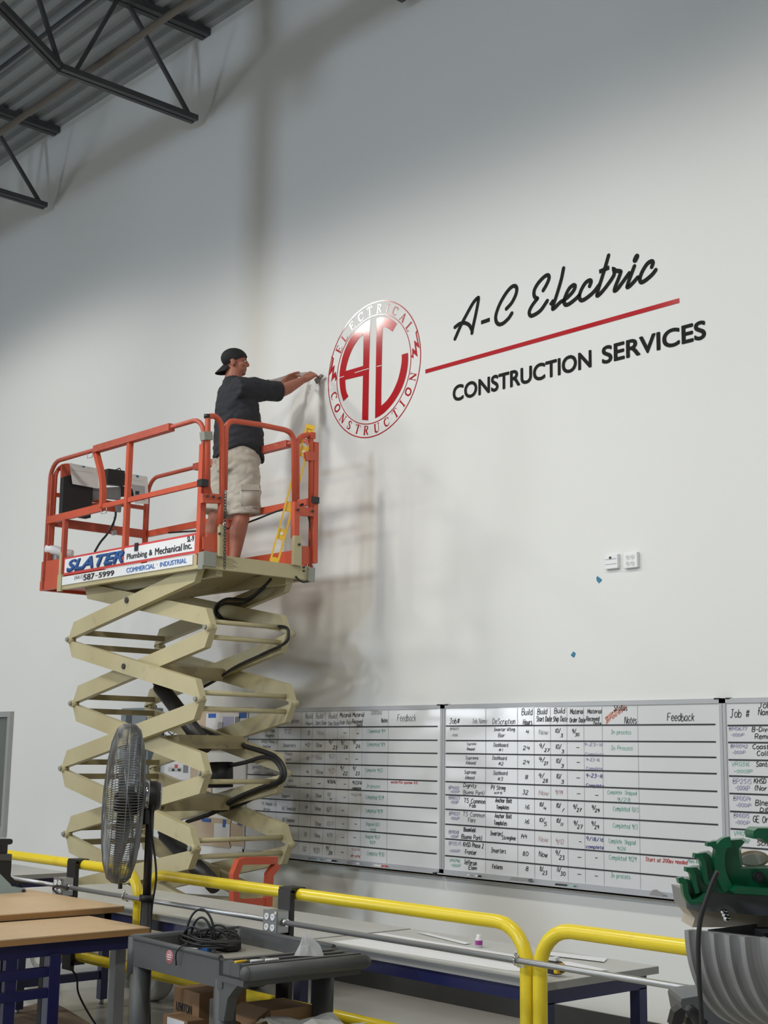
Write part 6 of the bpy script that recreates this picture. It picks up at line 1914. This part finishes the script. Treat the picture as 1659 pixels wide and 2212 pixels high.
for r, h in ((0.07, -0.105), (0.25, -0.096), (0.40, -0.062), (0.434, 0.0), (0.405, 0.065), (0.25, 0.103), (0.07, 0.115)):
    cg_.tube([FC + n1 * (r * math.cos(a)) + n2 * (r * math.sin(a)) + FA * h for a in [2 * math.pi * k / 48 for k in range(48)]], 0.0028, 5, closed=True)
cg_.build('wire_cage', M_FANW, fan)
MB().lathe(FC, FA, [(0.0, 0.06), (0.05, 0.05), (0.07, 0.0), (0.06, -0.08), (0.0, -0.09)], 20).build('hub', M_DARKST, fan)
for k in range(3):
    a0 = 2 * math.pi * k / 3 + 0.4
    vs = []
    for i in range(7):
        r = 0.06 + 0.335 * i / 6
        wd = 0.30 + 0.42 * (i / 6)
        for j in range(6):
            a = a0 + (j / 5 - 0.5) * wd * 1.7
            h = (j / 5 - 0.5) * 0.085 - 0.01
            for th in (0, 0.002):
                vs.append(FC + n1 * (r * math.cos(a)) + n2 * (r * math.sin(a)) + FA * (h + th))
    fs = []
    for i in range(6):
        for j in range(5):
            q = (i * 6 + j) * 2
            w = ((i + 1) * 6 + j) * 2
            fs += [(q, q + 2, w + 2, w), (q + 1, w + 1, w + 3, q + 3)]
    for j in range(5):
        for i in (0, 6):
            q = (i * 6 + j) * 2
            fs.append((q, q + 1, q + 3, q + 2))
    for i in range(6):
        for j in (0, 5):
            q = (i * 6 + j) * 2
            fs.append((q, q + 12, q + 13, q + 1))
    MB().add(vs, fs, True).build('blade', M_FANB, fan)
for p in ((262, 1574), (288, 1900)):
    pass
_cl = FC - UP * (FR + 0.008)
MB().cyl(_cl - UP * 0.02, _cl + UP * 0.02, 0.012, 10).build('cage_clip', M_DARKST, fan)
_cp = [_mo - FA * 0.05 + hv * 0.07, _mo + hr * 0.035 + hv * 0.05 - UP * 0.15, FP + UP * 1.1 + hr * 0.05 + hv * 0.02, FP + UP * 0.9 + hr * 0.03, FP + UP * 0.6 + hr * 0.03, FP + UP * 0.1 + hr * 0.06]
MB().tube(spline(_cp, 8), 0.006, 8).build('power_cord', M_RUBBER, fan)

# ------------------------------------------------------------------ grey utility cart
CO = Vector((-5.967, -3.212, 0))
cx = Vector((0.998, -0.057, 0)).normalized()
cy_ = Vector((0.057, 0.998, 0)).normalized()
CW, CL = 0.64, 0.815


def cpt(a, b, z):
    return CO + cx * a + cy_ * b + UP * z


def cbox(mb, a0, a1, b0, b1, z0, z1):
    return mb.obox(cpt((a0 + a1) / 2, (b0 + b1) / 2, (z0 + z1) / 2), cx * ((a1 - a0) / 2), cy_ * ((b1 - b0) / 2), UP * ((z1 - z0) / 2))


cart = thing('utility_cart', 'dark grey plastic utility cart with a coil of cable in its tray', 'cart', tuple(cpt(CL / 2, 0, 0)))
m_ = MB()
H = CW / 2
cbox(m_, 0, 0.03, -H, H, 0.755, 0.86)
cbox(m_, 0, CL + 0.03, -H, -H + 0.03, 0.735, 0.86)
cbox(m_, 0, CL + 0.03, H - 0.03, H, 0.755, 0.86)
for q in ((0.015, -H + 0.015), (0.015, H - 0.015)):
    m_.cyl(cpt(q[0], q[1], 0.70), cpt(q[0], q[1], 0.866), 0.030, 14)
m_.tube([cpt(0.0, -H + 0.01, 0.862), cpt(0.0, H - 0.01, 0.862)], 0.014, 8)
m_.tube([cpt(0.0, -H + 0.008, 0.862), cpt(CL, -H + 0.008, 0.862)], 0.014, 8)
m_.tube([cpt(0.0, H - 0.008, 0.862), cpt(CL, H - 0.008, 0.862)], 0.014, 8)
m_.build('tray_rim', M_CART, cart)
m_ = MB()
cbox(m_, 0.02, CL, -H + 0.02, H - 0.02, 0.775, 0.795)
m_.build('tray_floor', M_CARTIN, cart)
# handle end with slots
m_ = MB()
for a0, a1 in ((CL, CL + 0.035), (CL + 0.085, CL + 0.115), (CL + 0.165, CL + 0.20)):
    cbox(m_, a0, a1, -H, H, 0.79, 0.858)
for b0, b1 in ((-H, -H + 0.04), (-0.13, -0.10), (0.10, 0.13), (H - 0.04, H)):
    cbox(m_, CL, CL + 0.2, b0, b1, 0.79, 0.856)
cbox(m_, CL, CL + 0.2, -H, H, 0.765, 0.80)
m_.tube([cpt(CL + 0.225, -H, 0.825), cpt(CL + 0.225, H, 0.825)], 0.032, 16)
ball(m_, cpt(CL + 0.225, -H, 0.825), 0.032)
ball(m_, cpt(CL + 0.225, H, 0.825), 0.032)
m_.prism([cpt(CL - 0.05, -H + 0.005, 0.80), cpt(CL + 0.20, -H + 0.005, 0.80), cpt(CL + 0.12, -H + 0.005, 0.745), cpt(CL + 0.07, -H + 0.005, 0.70), cpt(CL + 0.045, -H + 0.005, 0.60), cpt(CL - 0.03, -H + 0.005, 0.60)], cy_ * 0.05)
m_.build('handle_end', M_CART, cart)
for a in (0.03, CL - 0.02):
    for b in (-H + 0.05, H - 0.05):
        m_ = MB()
        m_.tube([cpt(a, b, 0.10), cpt(a, b, 0.77)], [0.047, 0.052], 4 * 3)
        m_.build('corner_post', M_CART, cart)
m_ = MB()
cbox(m_, 0, CL + 0.03, -H, H, 0.27, 0.30)
cbox(m_, 0, CL, -H, -H + 0.02, 0.30, 0.35)
cbox(m_, 0, CL, H - 0.02, H, 0.30, 0.35)
m_.build('lower_shelf', M_CART, cart)
for a in (0.06, CL - 0.04):
    for b in (-H + 0.06, H - 0.06):
        MB().cyl(cpt(a, b - 0.015, 0.055), cpt(a, b + 0.015, 0.055), 0.055, 18).build('caster', M_BLACK, cart)
_q = at(372, 2074, 1, -3.545)
_a = (372 - 278) / (468.6 - 278) * CL
_c = cpt(0.385, -H - 0.0005, 0.815)
MB().lathe(_c, -cy_, [(0.0, 0.002), (0.032, 0.002), (0.033, 0.0)], 24).build('round_sticker', mat('faded red sticker', (0.40, 0.16, 0.17, 1), 0.5), cart)
_m = MB()
for k, (du, dv, L) in enumerate(((-0.018, 0.010, 0.036), (-0.02, 0.0, 0.04), (-0.016, -0.010, 0.03))):
    ribbon(_m, [_c - cy_ * 0.003 + cx * du + UP * dv, _c - cy_ * 0.003 + cx * (du + L) + UP * dv], 0.004, nrm=-cy_, round_ends=False)
_m.build('sticker_print', M_PAPER, cart)

# coil of cable on the tray
cc = at(455, 2048, 2, 0.80)
rnd = random.Random(5)
pts = []
for k in range(150):
    a = k * 0.62
    R = 0.135 + 0.045 * math.sin(k * 0.21) + rnd.uniform(-0.012, 0.012)
    z = 0.806 + 0.055 * abs(math.sin(k * 0.083)) * (0.5 + 0.5 * math.sin(a * 0.5)) + rnd.uniform(0, 0.015)
    pts.append(Vector((cc.x, cc.y, 0)) + cx * (R * 0.95 * math.cos(a)) + cy_ * (R * 0.75 * math.sin(a)) + UP * z)
coil = MB().tube(spline(pts, 3), 0.0052, 6)
for (u0, wv, hgt, rr_) in ((-0.05, 0.075, 0.155, 0.006), (-0.045, 0.055, 0.115, 0.006), (0.04, 0.07, 0.08, 0.0055), (0.0, 0.10, 0.06, 0.005), (-0.09, 0.05, 0.07, 0.005), (0.09, 0.06, 0.055, 0.005)):
    lp = [Vector((cc.x, cc.y, 0)) + hr * (u0 + wv * math.cos(a)) + hv * (0.05 * math.cos(a * 0.5)) + UP * (0.815 + hgt * max(0.0, math.sin(a)) + 0.02) for a in [math.pi * k / 16 for k in range(17)]]
    coil.tube(lp, rr_, 6)
_e = at(392, 2072, 2, 0.88)
_e2 = cpt(0.47, -H - 0.012, 0.80)
coil.tube(spline([Vector((cc.x, cc.y, 0.83)) - cy_ * 0.14, cpt(0.49, -H + 0.02, 0.885), cpt(0.478, -H - 0.02, 0.85), cpt(0.47, -H - 0.014, 0.79)], 6), 0.004, 6)
co = solo(coil, 'cable_coil', M_RUBBER, 'tangled coil of thin black cable lying in the cart tray', 'cable')
_b = at(490, 2052, 2, 0.80)
t = thing('power_adapter', 'black power adapter lying at the right of the cable coil', 'adapter', (_b.x, _b.y, 0.796))
MB().box((_b.x - 0.07, _b.y - 0.04, 0.797), (_b.x + 0.06, _b.y + 0.05, 0.85), 0.015).build('case', M_BLACK, t)
for i, (px, py, m2, lb) in enumerate(((440, 2056, M_SIGNB, 'blue cable plug lying in front of the cable coil'), (413, 2057, M_SIGNW, 'white cable tag at the left front of the cable coil'), (452, 2055, M_ZINC, 'bright metal cable plug in front of the cable coil'))):
    q = at(px, py, 2, 0.80)
    solo(MB().obox(q + UP * 0.010, (cx + cy_ * 0.3) * 0.03, (cy_ - cx * 0.3) * 0.012, UP * 0.010), 'cable_plug', m2, lb, 'plug', 'plugs on the cable coil')
# film bag and pens at the handle end
_b = at(668, 2064, 2, 0.86)
bag = MB()
rim = []
N = 14
for k in range(N):
    a = 2 * math.pi * k / N
    rr_ = 0.062 * (1 + 0.22 * math.sin(3 * a))
    rim.append(Vector((_b.x, _b.y, 0.862)) + hr * (rr_ * math.cos(a)) + hv * (rr_ * 0.7 * math.sin(a)))
mid = [Vector((_b.x, _b.y, 0.862)).lerp(p, 0.55 + 0.2 * math.sin(k * 2.1)) + UP * 0.045 for k, p in enumerate(rim)]
top = [Vector((_b.x, _b.y, 0.862)).lerp(p, 0.14) + UP * 0.098 - hr * 0.018 for p in rim]
vs = rim + mid + top
fs = []
for r_ in range(2):
    for k in range(N):
        l = (k + 1) % N
        fs.append((r_ * N + k, r_ * N + l, (r_ + 1) * N + l, (r_ + 1) * N + k))
fs.append(tuple(2 * N + k for k in range(N)))
solo(bag.add(vs, fs), 'plastic_bag', M_CLEAR, 'small crumpled clear plastic bag on the cart handle end', 'bag')
c2r = crop(240, 1900, 3.456)
for (xa, ya, xb, yb, m2, lb) in ((925, 615, 1010, 606, M_LEVEL, 'yellow pencil in the slot of the cart handle end'), (1040, 608, 1135, 602, M_PAPER, 'left white pen in the slot of the cart handle end'), (1150, 601, 1250, 594, M_PAPER, 'right white pen in the slot of the cart handle end')):
    a, b = at(*c2r(xa, ya), 2, 0.865), at(*c2r(xb, yb), 2, 0.865)
    solo(MB().cyl(a, b, 0.0055, 8), 'pen', m2, lb, 'pen', 'pens in the cart slots')

# ------------------------------------------------------------------ cartons on the cart's lower shelf


def carton(a0, a1, b0, b1, z0, z1, label, flaps=False):
    t = thing('cardboard_box', label, 'box', tuple(cpt((a0 + a1) / 2, (b0 + b1) / 2, z0)), 'cartons on the cart shelf')
    m_ = MB()
    cbox(m_, a0, a1, b0, b1, z0, z1)
    m_.build('carton_body', M_CARDB, t)
    return t


def on_cart(px, py, z):
    p = at(px, py, 2, z) - CO
    return p.dot(cx), p.dot(cy_)


def cart_px(px, py, b):
    """along-cart distance and height of a photo pixel on the cart's upright plane at depth b"""
    d = CAM_R * ((px - IMG_W / 2) / FOCAL) - CAM_U * ((py - IMG_H / 2) / FOCAL) + CAM_F
    tt = (b - (CAM_LOC - CO).dot(cy_)) / d.dot(cy_)
    p = CAM_LOC + d * tt
    return (p - CO).dot(cx), p.z


LB = -0.05
la0, lz1 = cart_px(377, 2127, LB)
la1, lz1b = cart_px(431, 2150, LB)
lz1 = (lz1 + lz1b) / 2
t = carton(la0, la1, LB, 0.22, 0.302, lz1, 'brown LEVITON carton standing on the lower shelf of the cart')
ta0, tz0 = cart_px(381, 2182, LB)
ta1, tz1 = cart_px(415, 2178, LB)
_m = MB()
printed(_m, 'LEVITON', cpt(ta0, LB - 0.0015, tz0), cx, UP, ta1 - ta0, 0.042, 0.02)
_m.build('carton_lettering', M_INK, t)
_m = MB()
_m.obox(cpt(la1 + 0.0012, 0.085, lz1 - 0.10), cx * 0.0008, cy_ * 0.075, UP * 0.07)
_m.build('address_label', M_SIGNW, t)
fa0, fz1 = cart_px(352, 2190, -0.16)
fa1, fz2 = cart_px(400, 2206, -0.16)
t = carton(fa0, fa1 + 0.02, -0.16, LB - 0.012, 0.302, (fz1 + fz2) / 2, 'low brown carton with a white label in front of the LEVITON carton')
_m = MB()
_m.obox(cpt((fa0 + fa1) / 2 + 0.02, -0.1612, (fz1 + fz2) / 2 - 0.045), cx * ((fa1 - fa0) * 0.38), cy_ * 0.0008, UP * 0.04)
_m.build('address_label', M_SIGNW, t)
ga0, gz1 = cart_px(290, 2205, -0.10)
t = carton(max(0.035, ga0), fa0 - 0.012, -0.22, 0.12, 0.302, gz1, 'low brown carton at the left end of the cart shelf')
ka0, kz1 = cart_px(522, 2150, 0.0)
ka1, kz2 = cart_px(585, 2178, 0.0)
t = carton(ka0, ka1, 0.0, 0.24, 0.302, min(kz1, 0.60), 'tall brown carton right of the front cart post')
_m = MB()
zt_ = min(kz1, 0.60)
_m.prism([cpt(ka0, 0.0, zt_), cpt(ka1, 0.0, zt_), cpt(ka1 + 0.05, -0.10, zt_ - 0.06), cpt(ka0 + 0.01, -0.10, zt_ - 0.05)], UP * 0.004)
_m.build('carton_flap', M_CARDB, t)
pa0, pz0 = cart_px(596, 2188, -0.05)
pa1, pz1 = cart_px(700, 2186, -0.05)
_m = MB()
vs, fs = [], []
rs_ = random.Random(3)
for i in range(9):
    for j in range(7):
        vs.append(cpt(pa0 + (pa1 - pa0) * i / 8, -0.16 + 0.36 * j / 6, pz0 - 0.03 + 0.02 * math.sin(i * 1.1 + j) + rs_.uniform(-0.010, 0.010)))
for i in range(8):
    for j in range(6):
        fs.append((i * 7 + j, i * 7 + j + 1, (i + 1) * 7 + j + 1, (i + 1) * 7 + j))
solo(_m.add(vs, fs), 'wrapping_paper', M_LAM, 'crumpled grey white packing paper at the right end of the cart shelf', 'paper')
t = carton(ka1 + 0.015, CL - 0.08, -0.2, 0.2, 0.302, pz0 - 0.075, 'open brown carton under the crumpled packing paper')

# ------------------------------------------------------------------ pipe bender at the right
BD = 4.1


def fpp(px, py, d=BD):
    return CAM_LOC + (CAM_R * ((px - IMG_W / 2) / FOCAL) - CAM_U * ((py - IMG_H / 2) / FOCAL) + CAM_F) * d


c10 = crop(1459, 1780, 8.295)
c11 = crop(1359, 1760, 4.893)


def bp(*pts, d=BD, cf=c10):
    return [fpp(*cf(*p), d) for p in pts]


bend = thing('pipe_bender', 'electric pipe bender with green cradles and grey grooved shoe at the right edge', 'pipe bender', tuple(Vector((fpp(1600, 2000).x, fpp(1600, 2000).y, 0))))
IN = -hv
casting = [(50, 1035), (55, 1008), (130, 990), (200, 985), (330, 1030), (335, 960), (290, 880), (240, 838), (185, 836), (185, 797), (260, 780), (380, 775), (440, 830), (520, 870), (518, 720), (490, 650),
           (430, 592), (340, 582), (340, 547), (400, 530), (540, 510), (620, 560), (680, 660), (700, 770), (728, 700), (716, 450), (660, 392), (560, 386), (560, 347), (600, 320), (880, 300), (1180, 276),
           (1240, 320), (1220, 345), (1140, 440), (1140, 560), (1165, 700), (1160, 800), (1900, 790), (1900, 1310), (880, 1255), (700, 1205), (540, 1330), (320, 1440), (250, 1390), (200, 1280), (190, 1150), (160, 1080), (110, 1035)]
MB().prism(bp(*casting), IN * 0.09 + hr * 0.03).build('cradle_casting', M_GREEN, bend)


def rib(pts, w, th=0.035, off=0.035):
    P = spline(bp(*pts, d=BD - off), 5)
    nr_ = hv
    L, R = [], []
    for i in range(len(P)):
        a, b = P[max(i - 1, 0)], P[min(i + 1, len(P) - 1)]
        tt = (b - a).normalized()
        s = nr_.cross(tt).normalized()
        L.append(P[i] + s * w / 2)
        R.append(P[i] - s * w / 2)
    return MB().prism(L + R[::-1], IN * th).build('cradle_rib', M_GREEN, bend)


rib([(60, 1020), (130, 1012), (175, 1090), (195, 1250), (290, 1400), (420, 1375), (560, 1280)], 0.016)
rib([(195, 815), (270, 832), (325, 930), (355, 1090), (400, 1240)], 0.013)
rib([(350, 565), (440, 590), (500, 680), (530, 850), (560, 1030), (620, 1070)], 0.013)
rib([(1000, 318), (900, 340), (830, 420), (800, 560), (800, 760), (850, 960), (960, 1180)], 0.030)
rib([(575, 365), (680, 372), (760, 440), (800, 500)], 0.012)
MB().prism(bp((1900, 80), (1480, 75), (1410, 120), (1395, 180), (1415, 268), (1500, 250), (1580, 282), (1660, 350), (1900, 420), d=BD - 0.06), IN * 0.10).build('cradle_hook', M_GREEN, bend)
MB().prism(bp((1020, 1205), (1110, 1120), (1900, 1190), (1900, 1290), (1060, 1245), d=BD - 0.07), IN * 0.08).build('cradle_ledge', M_GREEN, bend)
_q = fpp(*c10(1470, 940), BD - 0.0)
MB().cyl(_q - IN * 0.02, _q + IN * 0.02, 0.0165, 16).cyl(_q - IN * 0.03, _q, 0.010, 6).build('casting_bolt', M_BLACK, bend)
el = [(1400 + 285 * math.cos(a), 625 + 150 * math.sin(a)) for a in [2 * math.pi * k / 32 for k in range(32)]]
dsk = MB().prism(bp(*el, d=BD + 0.14), IN * 0.05).build('tan_disc', M_TAN, bend)
el2 = [(1400 + 215 * math.cos(a), 640 + 100 * math.sin(a)) for a in [2 * math.pi * k / 32 for k in range(32)]]
MB().prism(bp(*el2, d=BD + 0.135), IN * 0.012).build('disc_plate', M_LAM, dsk)
MB().prism(bp((150, 1180), (190, 1180), (330, 1200), (1900, 1200), (1900, 1665), (560, 1562), (205, 1515), d=BD + 0.05), IN * 0.18).build('bed_plate', M_GREYM, bend)
MB().prism(bp((205, 1515), (560, 1560), (1900, 1660), (1900, 1850), (300, 1850), (350, 1690), (250, 1570), d=BD + 0.10), IN * 0.16).build('tan_housing', M_TAN, bend)
_q = fpp(*c10(870, 1680), BD + 0.02)
_m = MB()
for k, dz in enumerate((0.018, 0.008, -0.002)):
    ball(_m, _q + UP * dz + hr * (0.004 * k), (0.012, 0.010, 0.009))
_m.build('wing_nut', M_CHROME, bend)
# grooved bending shoe: lower half of a stepped wheel
th = math.radians(40)
AX = (hv * math.cos(th) + hr * math.sin(th)).normalized()
R0, R1, LS = 0.297, 0.268, 0.275
P0 = fpp(1449, 1992, BD + 0.11) + hr * (R0 * math.cos(th))
fr_ = [0.0, 0.05, 0.15, 0.19, 0.31, 0.35, 0.48, 0.53, 0.66, 0.71, 0.95, 1.0]
RIN = 0.038
prof = [(R0 - RIN, 0.0)]
for i in range(len(fr_) - 1):
    f0, f1 = fr_[i], fr_[i + 1]
    if i % 2 == 0:
        prof += [(R0 + (R1 - R0) * f0, LS * f0), (R0 + (R1 - R0) * f1, LS * f1)]
    else:
        n = 9
        for k in range(1, n):
            q = k / n
            f = f0 + (f1 - f0) * q
            dep = min(0.038, (f1 - f0) * LS * 0.6) * math.sin(math.pi * q) ** 0.7 + 0.003
            prof.append((R0 + (R1 - R0) * f - dep, LS * f))
prof += [(R1 - RIN, LS)]
ref = UP.cross(AX).normalized()
nn = (ref - AX * ref.dot(AX)).normalized()
bb = AX.cross(nn)
a0_, a1_ = (0, math.pi) if bb.z < 0 else (math.pi, 2 * math.pi)
loop_ = prof + [(R1 - RIN, LS), (R0 - RIN, 0.0)]
sh_ = MB().lathe(P0, AX, loop_, 56, a0_, a1_, ref=ref, smooth=False)
for s_ in (1, -1):
    sh_.poly([[P0 + AX * h + nn * (r * s_) for r, h in prof]])
sh_.build('bending_shoe', M_CAST, bend)
_hub = MB().lathe(P0 + AX * 0.03, AX, [(0.0, 0.0), (R1 - RIN - 0.004, 0.0), (R1 - RIN - 0.004, LS - 0.04), (0.0, LS - 0.04)], 40, a0_, a1_, ref=ref, smooth=False)
_hub.build('shoe_hub', M_BLACK, bend)
MB().prism(bp((560, 1945), (700, 1920), (860, 1910), (1700, 2010), (1700, 2500), (640, 2500), (560, 2060), (545, 1985), d=BD + 0.22, cf=c11), IN * 0.20).build('machine_body', mat('dark grey machine enamel', (0.10, 0.107, 0.118, 1), 0.4), bend)
MB().prism(bp((1425, 1250), (1700, 1250), (1700, 2000), (1480, 1800), (1440, 1500), d=BD - 0.18, cf=c11), IN * 0.1).build('drive_housing', M_BLACK, bend)
MB().prism(bp((1420, 1290), (1450, 1290), (1440, 1500), (1410, 1500), d=BD - 0.2, cf=c11), IN * 0.01).build('drive_plate', M_ZINC, bend)
lv = MB()
lv.prism(bp((445, 2230), (480, 2090), (550, 2040), (600, 2080), (575, 2180), (560, 2230), d=BD - 0.14, cf=c11), IN * 0.06)
lv.tube(bp((600, 2090), (650, 2060), (690, 2110), (740, 2190), (790, 2230), d=BD - 0.16, cf=c11), 0.018, 10)
lv.prism(bp((610, 2150), (680, 2080), (720, 2120), (700, 2230), (610, 2230), d=BD - 0.11, cf=c11), IN * 0.05)
lv.build('foot_lever', M_BLACK, bend)
MB().bar(*bp((1098, 2060), (1105, 2230), d=BD + 0.05, cf=c11), 0.012, 0.01).build('strap', M_BLACK, bend)
MB().bar(*bp((1240, 2090), (1240, 2230), d=BD + 0.05, cf=c11), 0.014, 0.01).build('strap', M_BLACK, bend)
cordp = bp((935, 600), (885, 710), (830, 860), (782, 1000), (752, 1120), (736, 1250), (730, 1400), (734, 1560), (738, 1720), (748, 1880), (756, 2000), (764, 2120), (770, 2260), d=BD - 0.36, cf=c11)
MB().tube(spline(cordp, 5), 0.0068, 10).build('control_cord', M_RUBBER, bend)
_f = bend.location
for dx, dy in ((-0.15, -0.25), (0.3, -0.25), (-0.15, 0.15), (0.3, 0.15)):
    c = fpp(1640, 2300, BD + 0.25)
    MB().box((c.x + dx - 0.03, c.y + dy - 0.03, 0), (c.x + dx + 0.03, c.y + dy + 0.03, 0.75)).build('stand_leg', M_GREYM, bend)
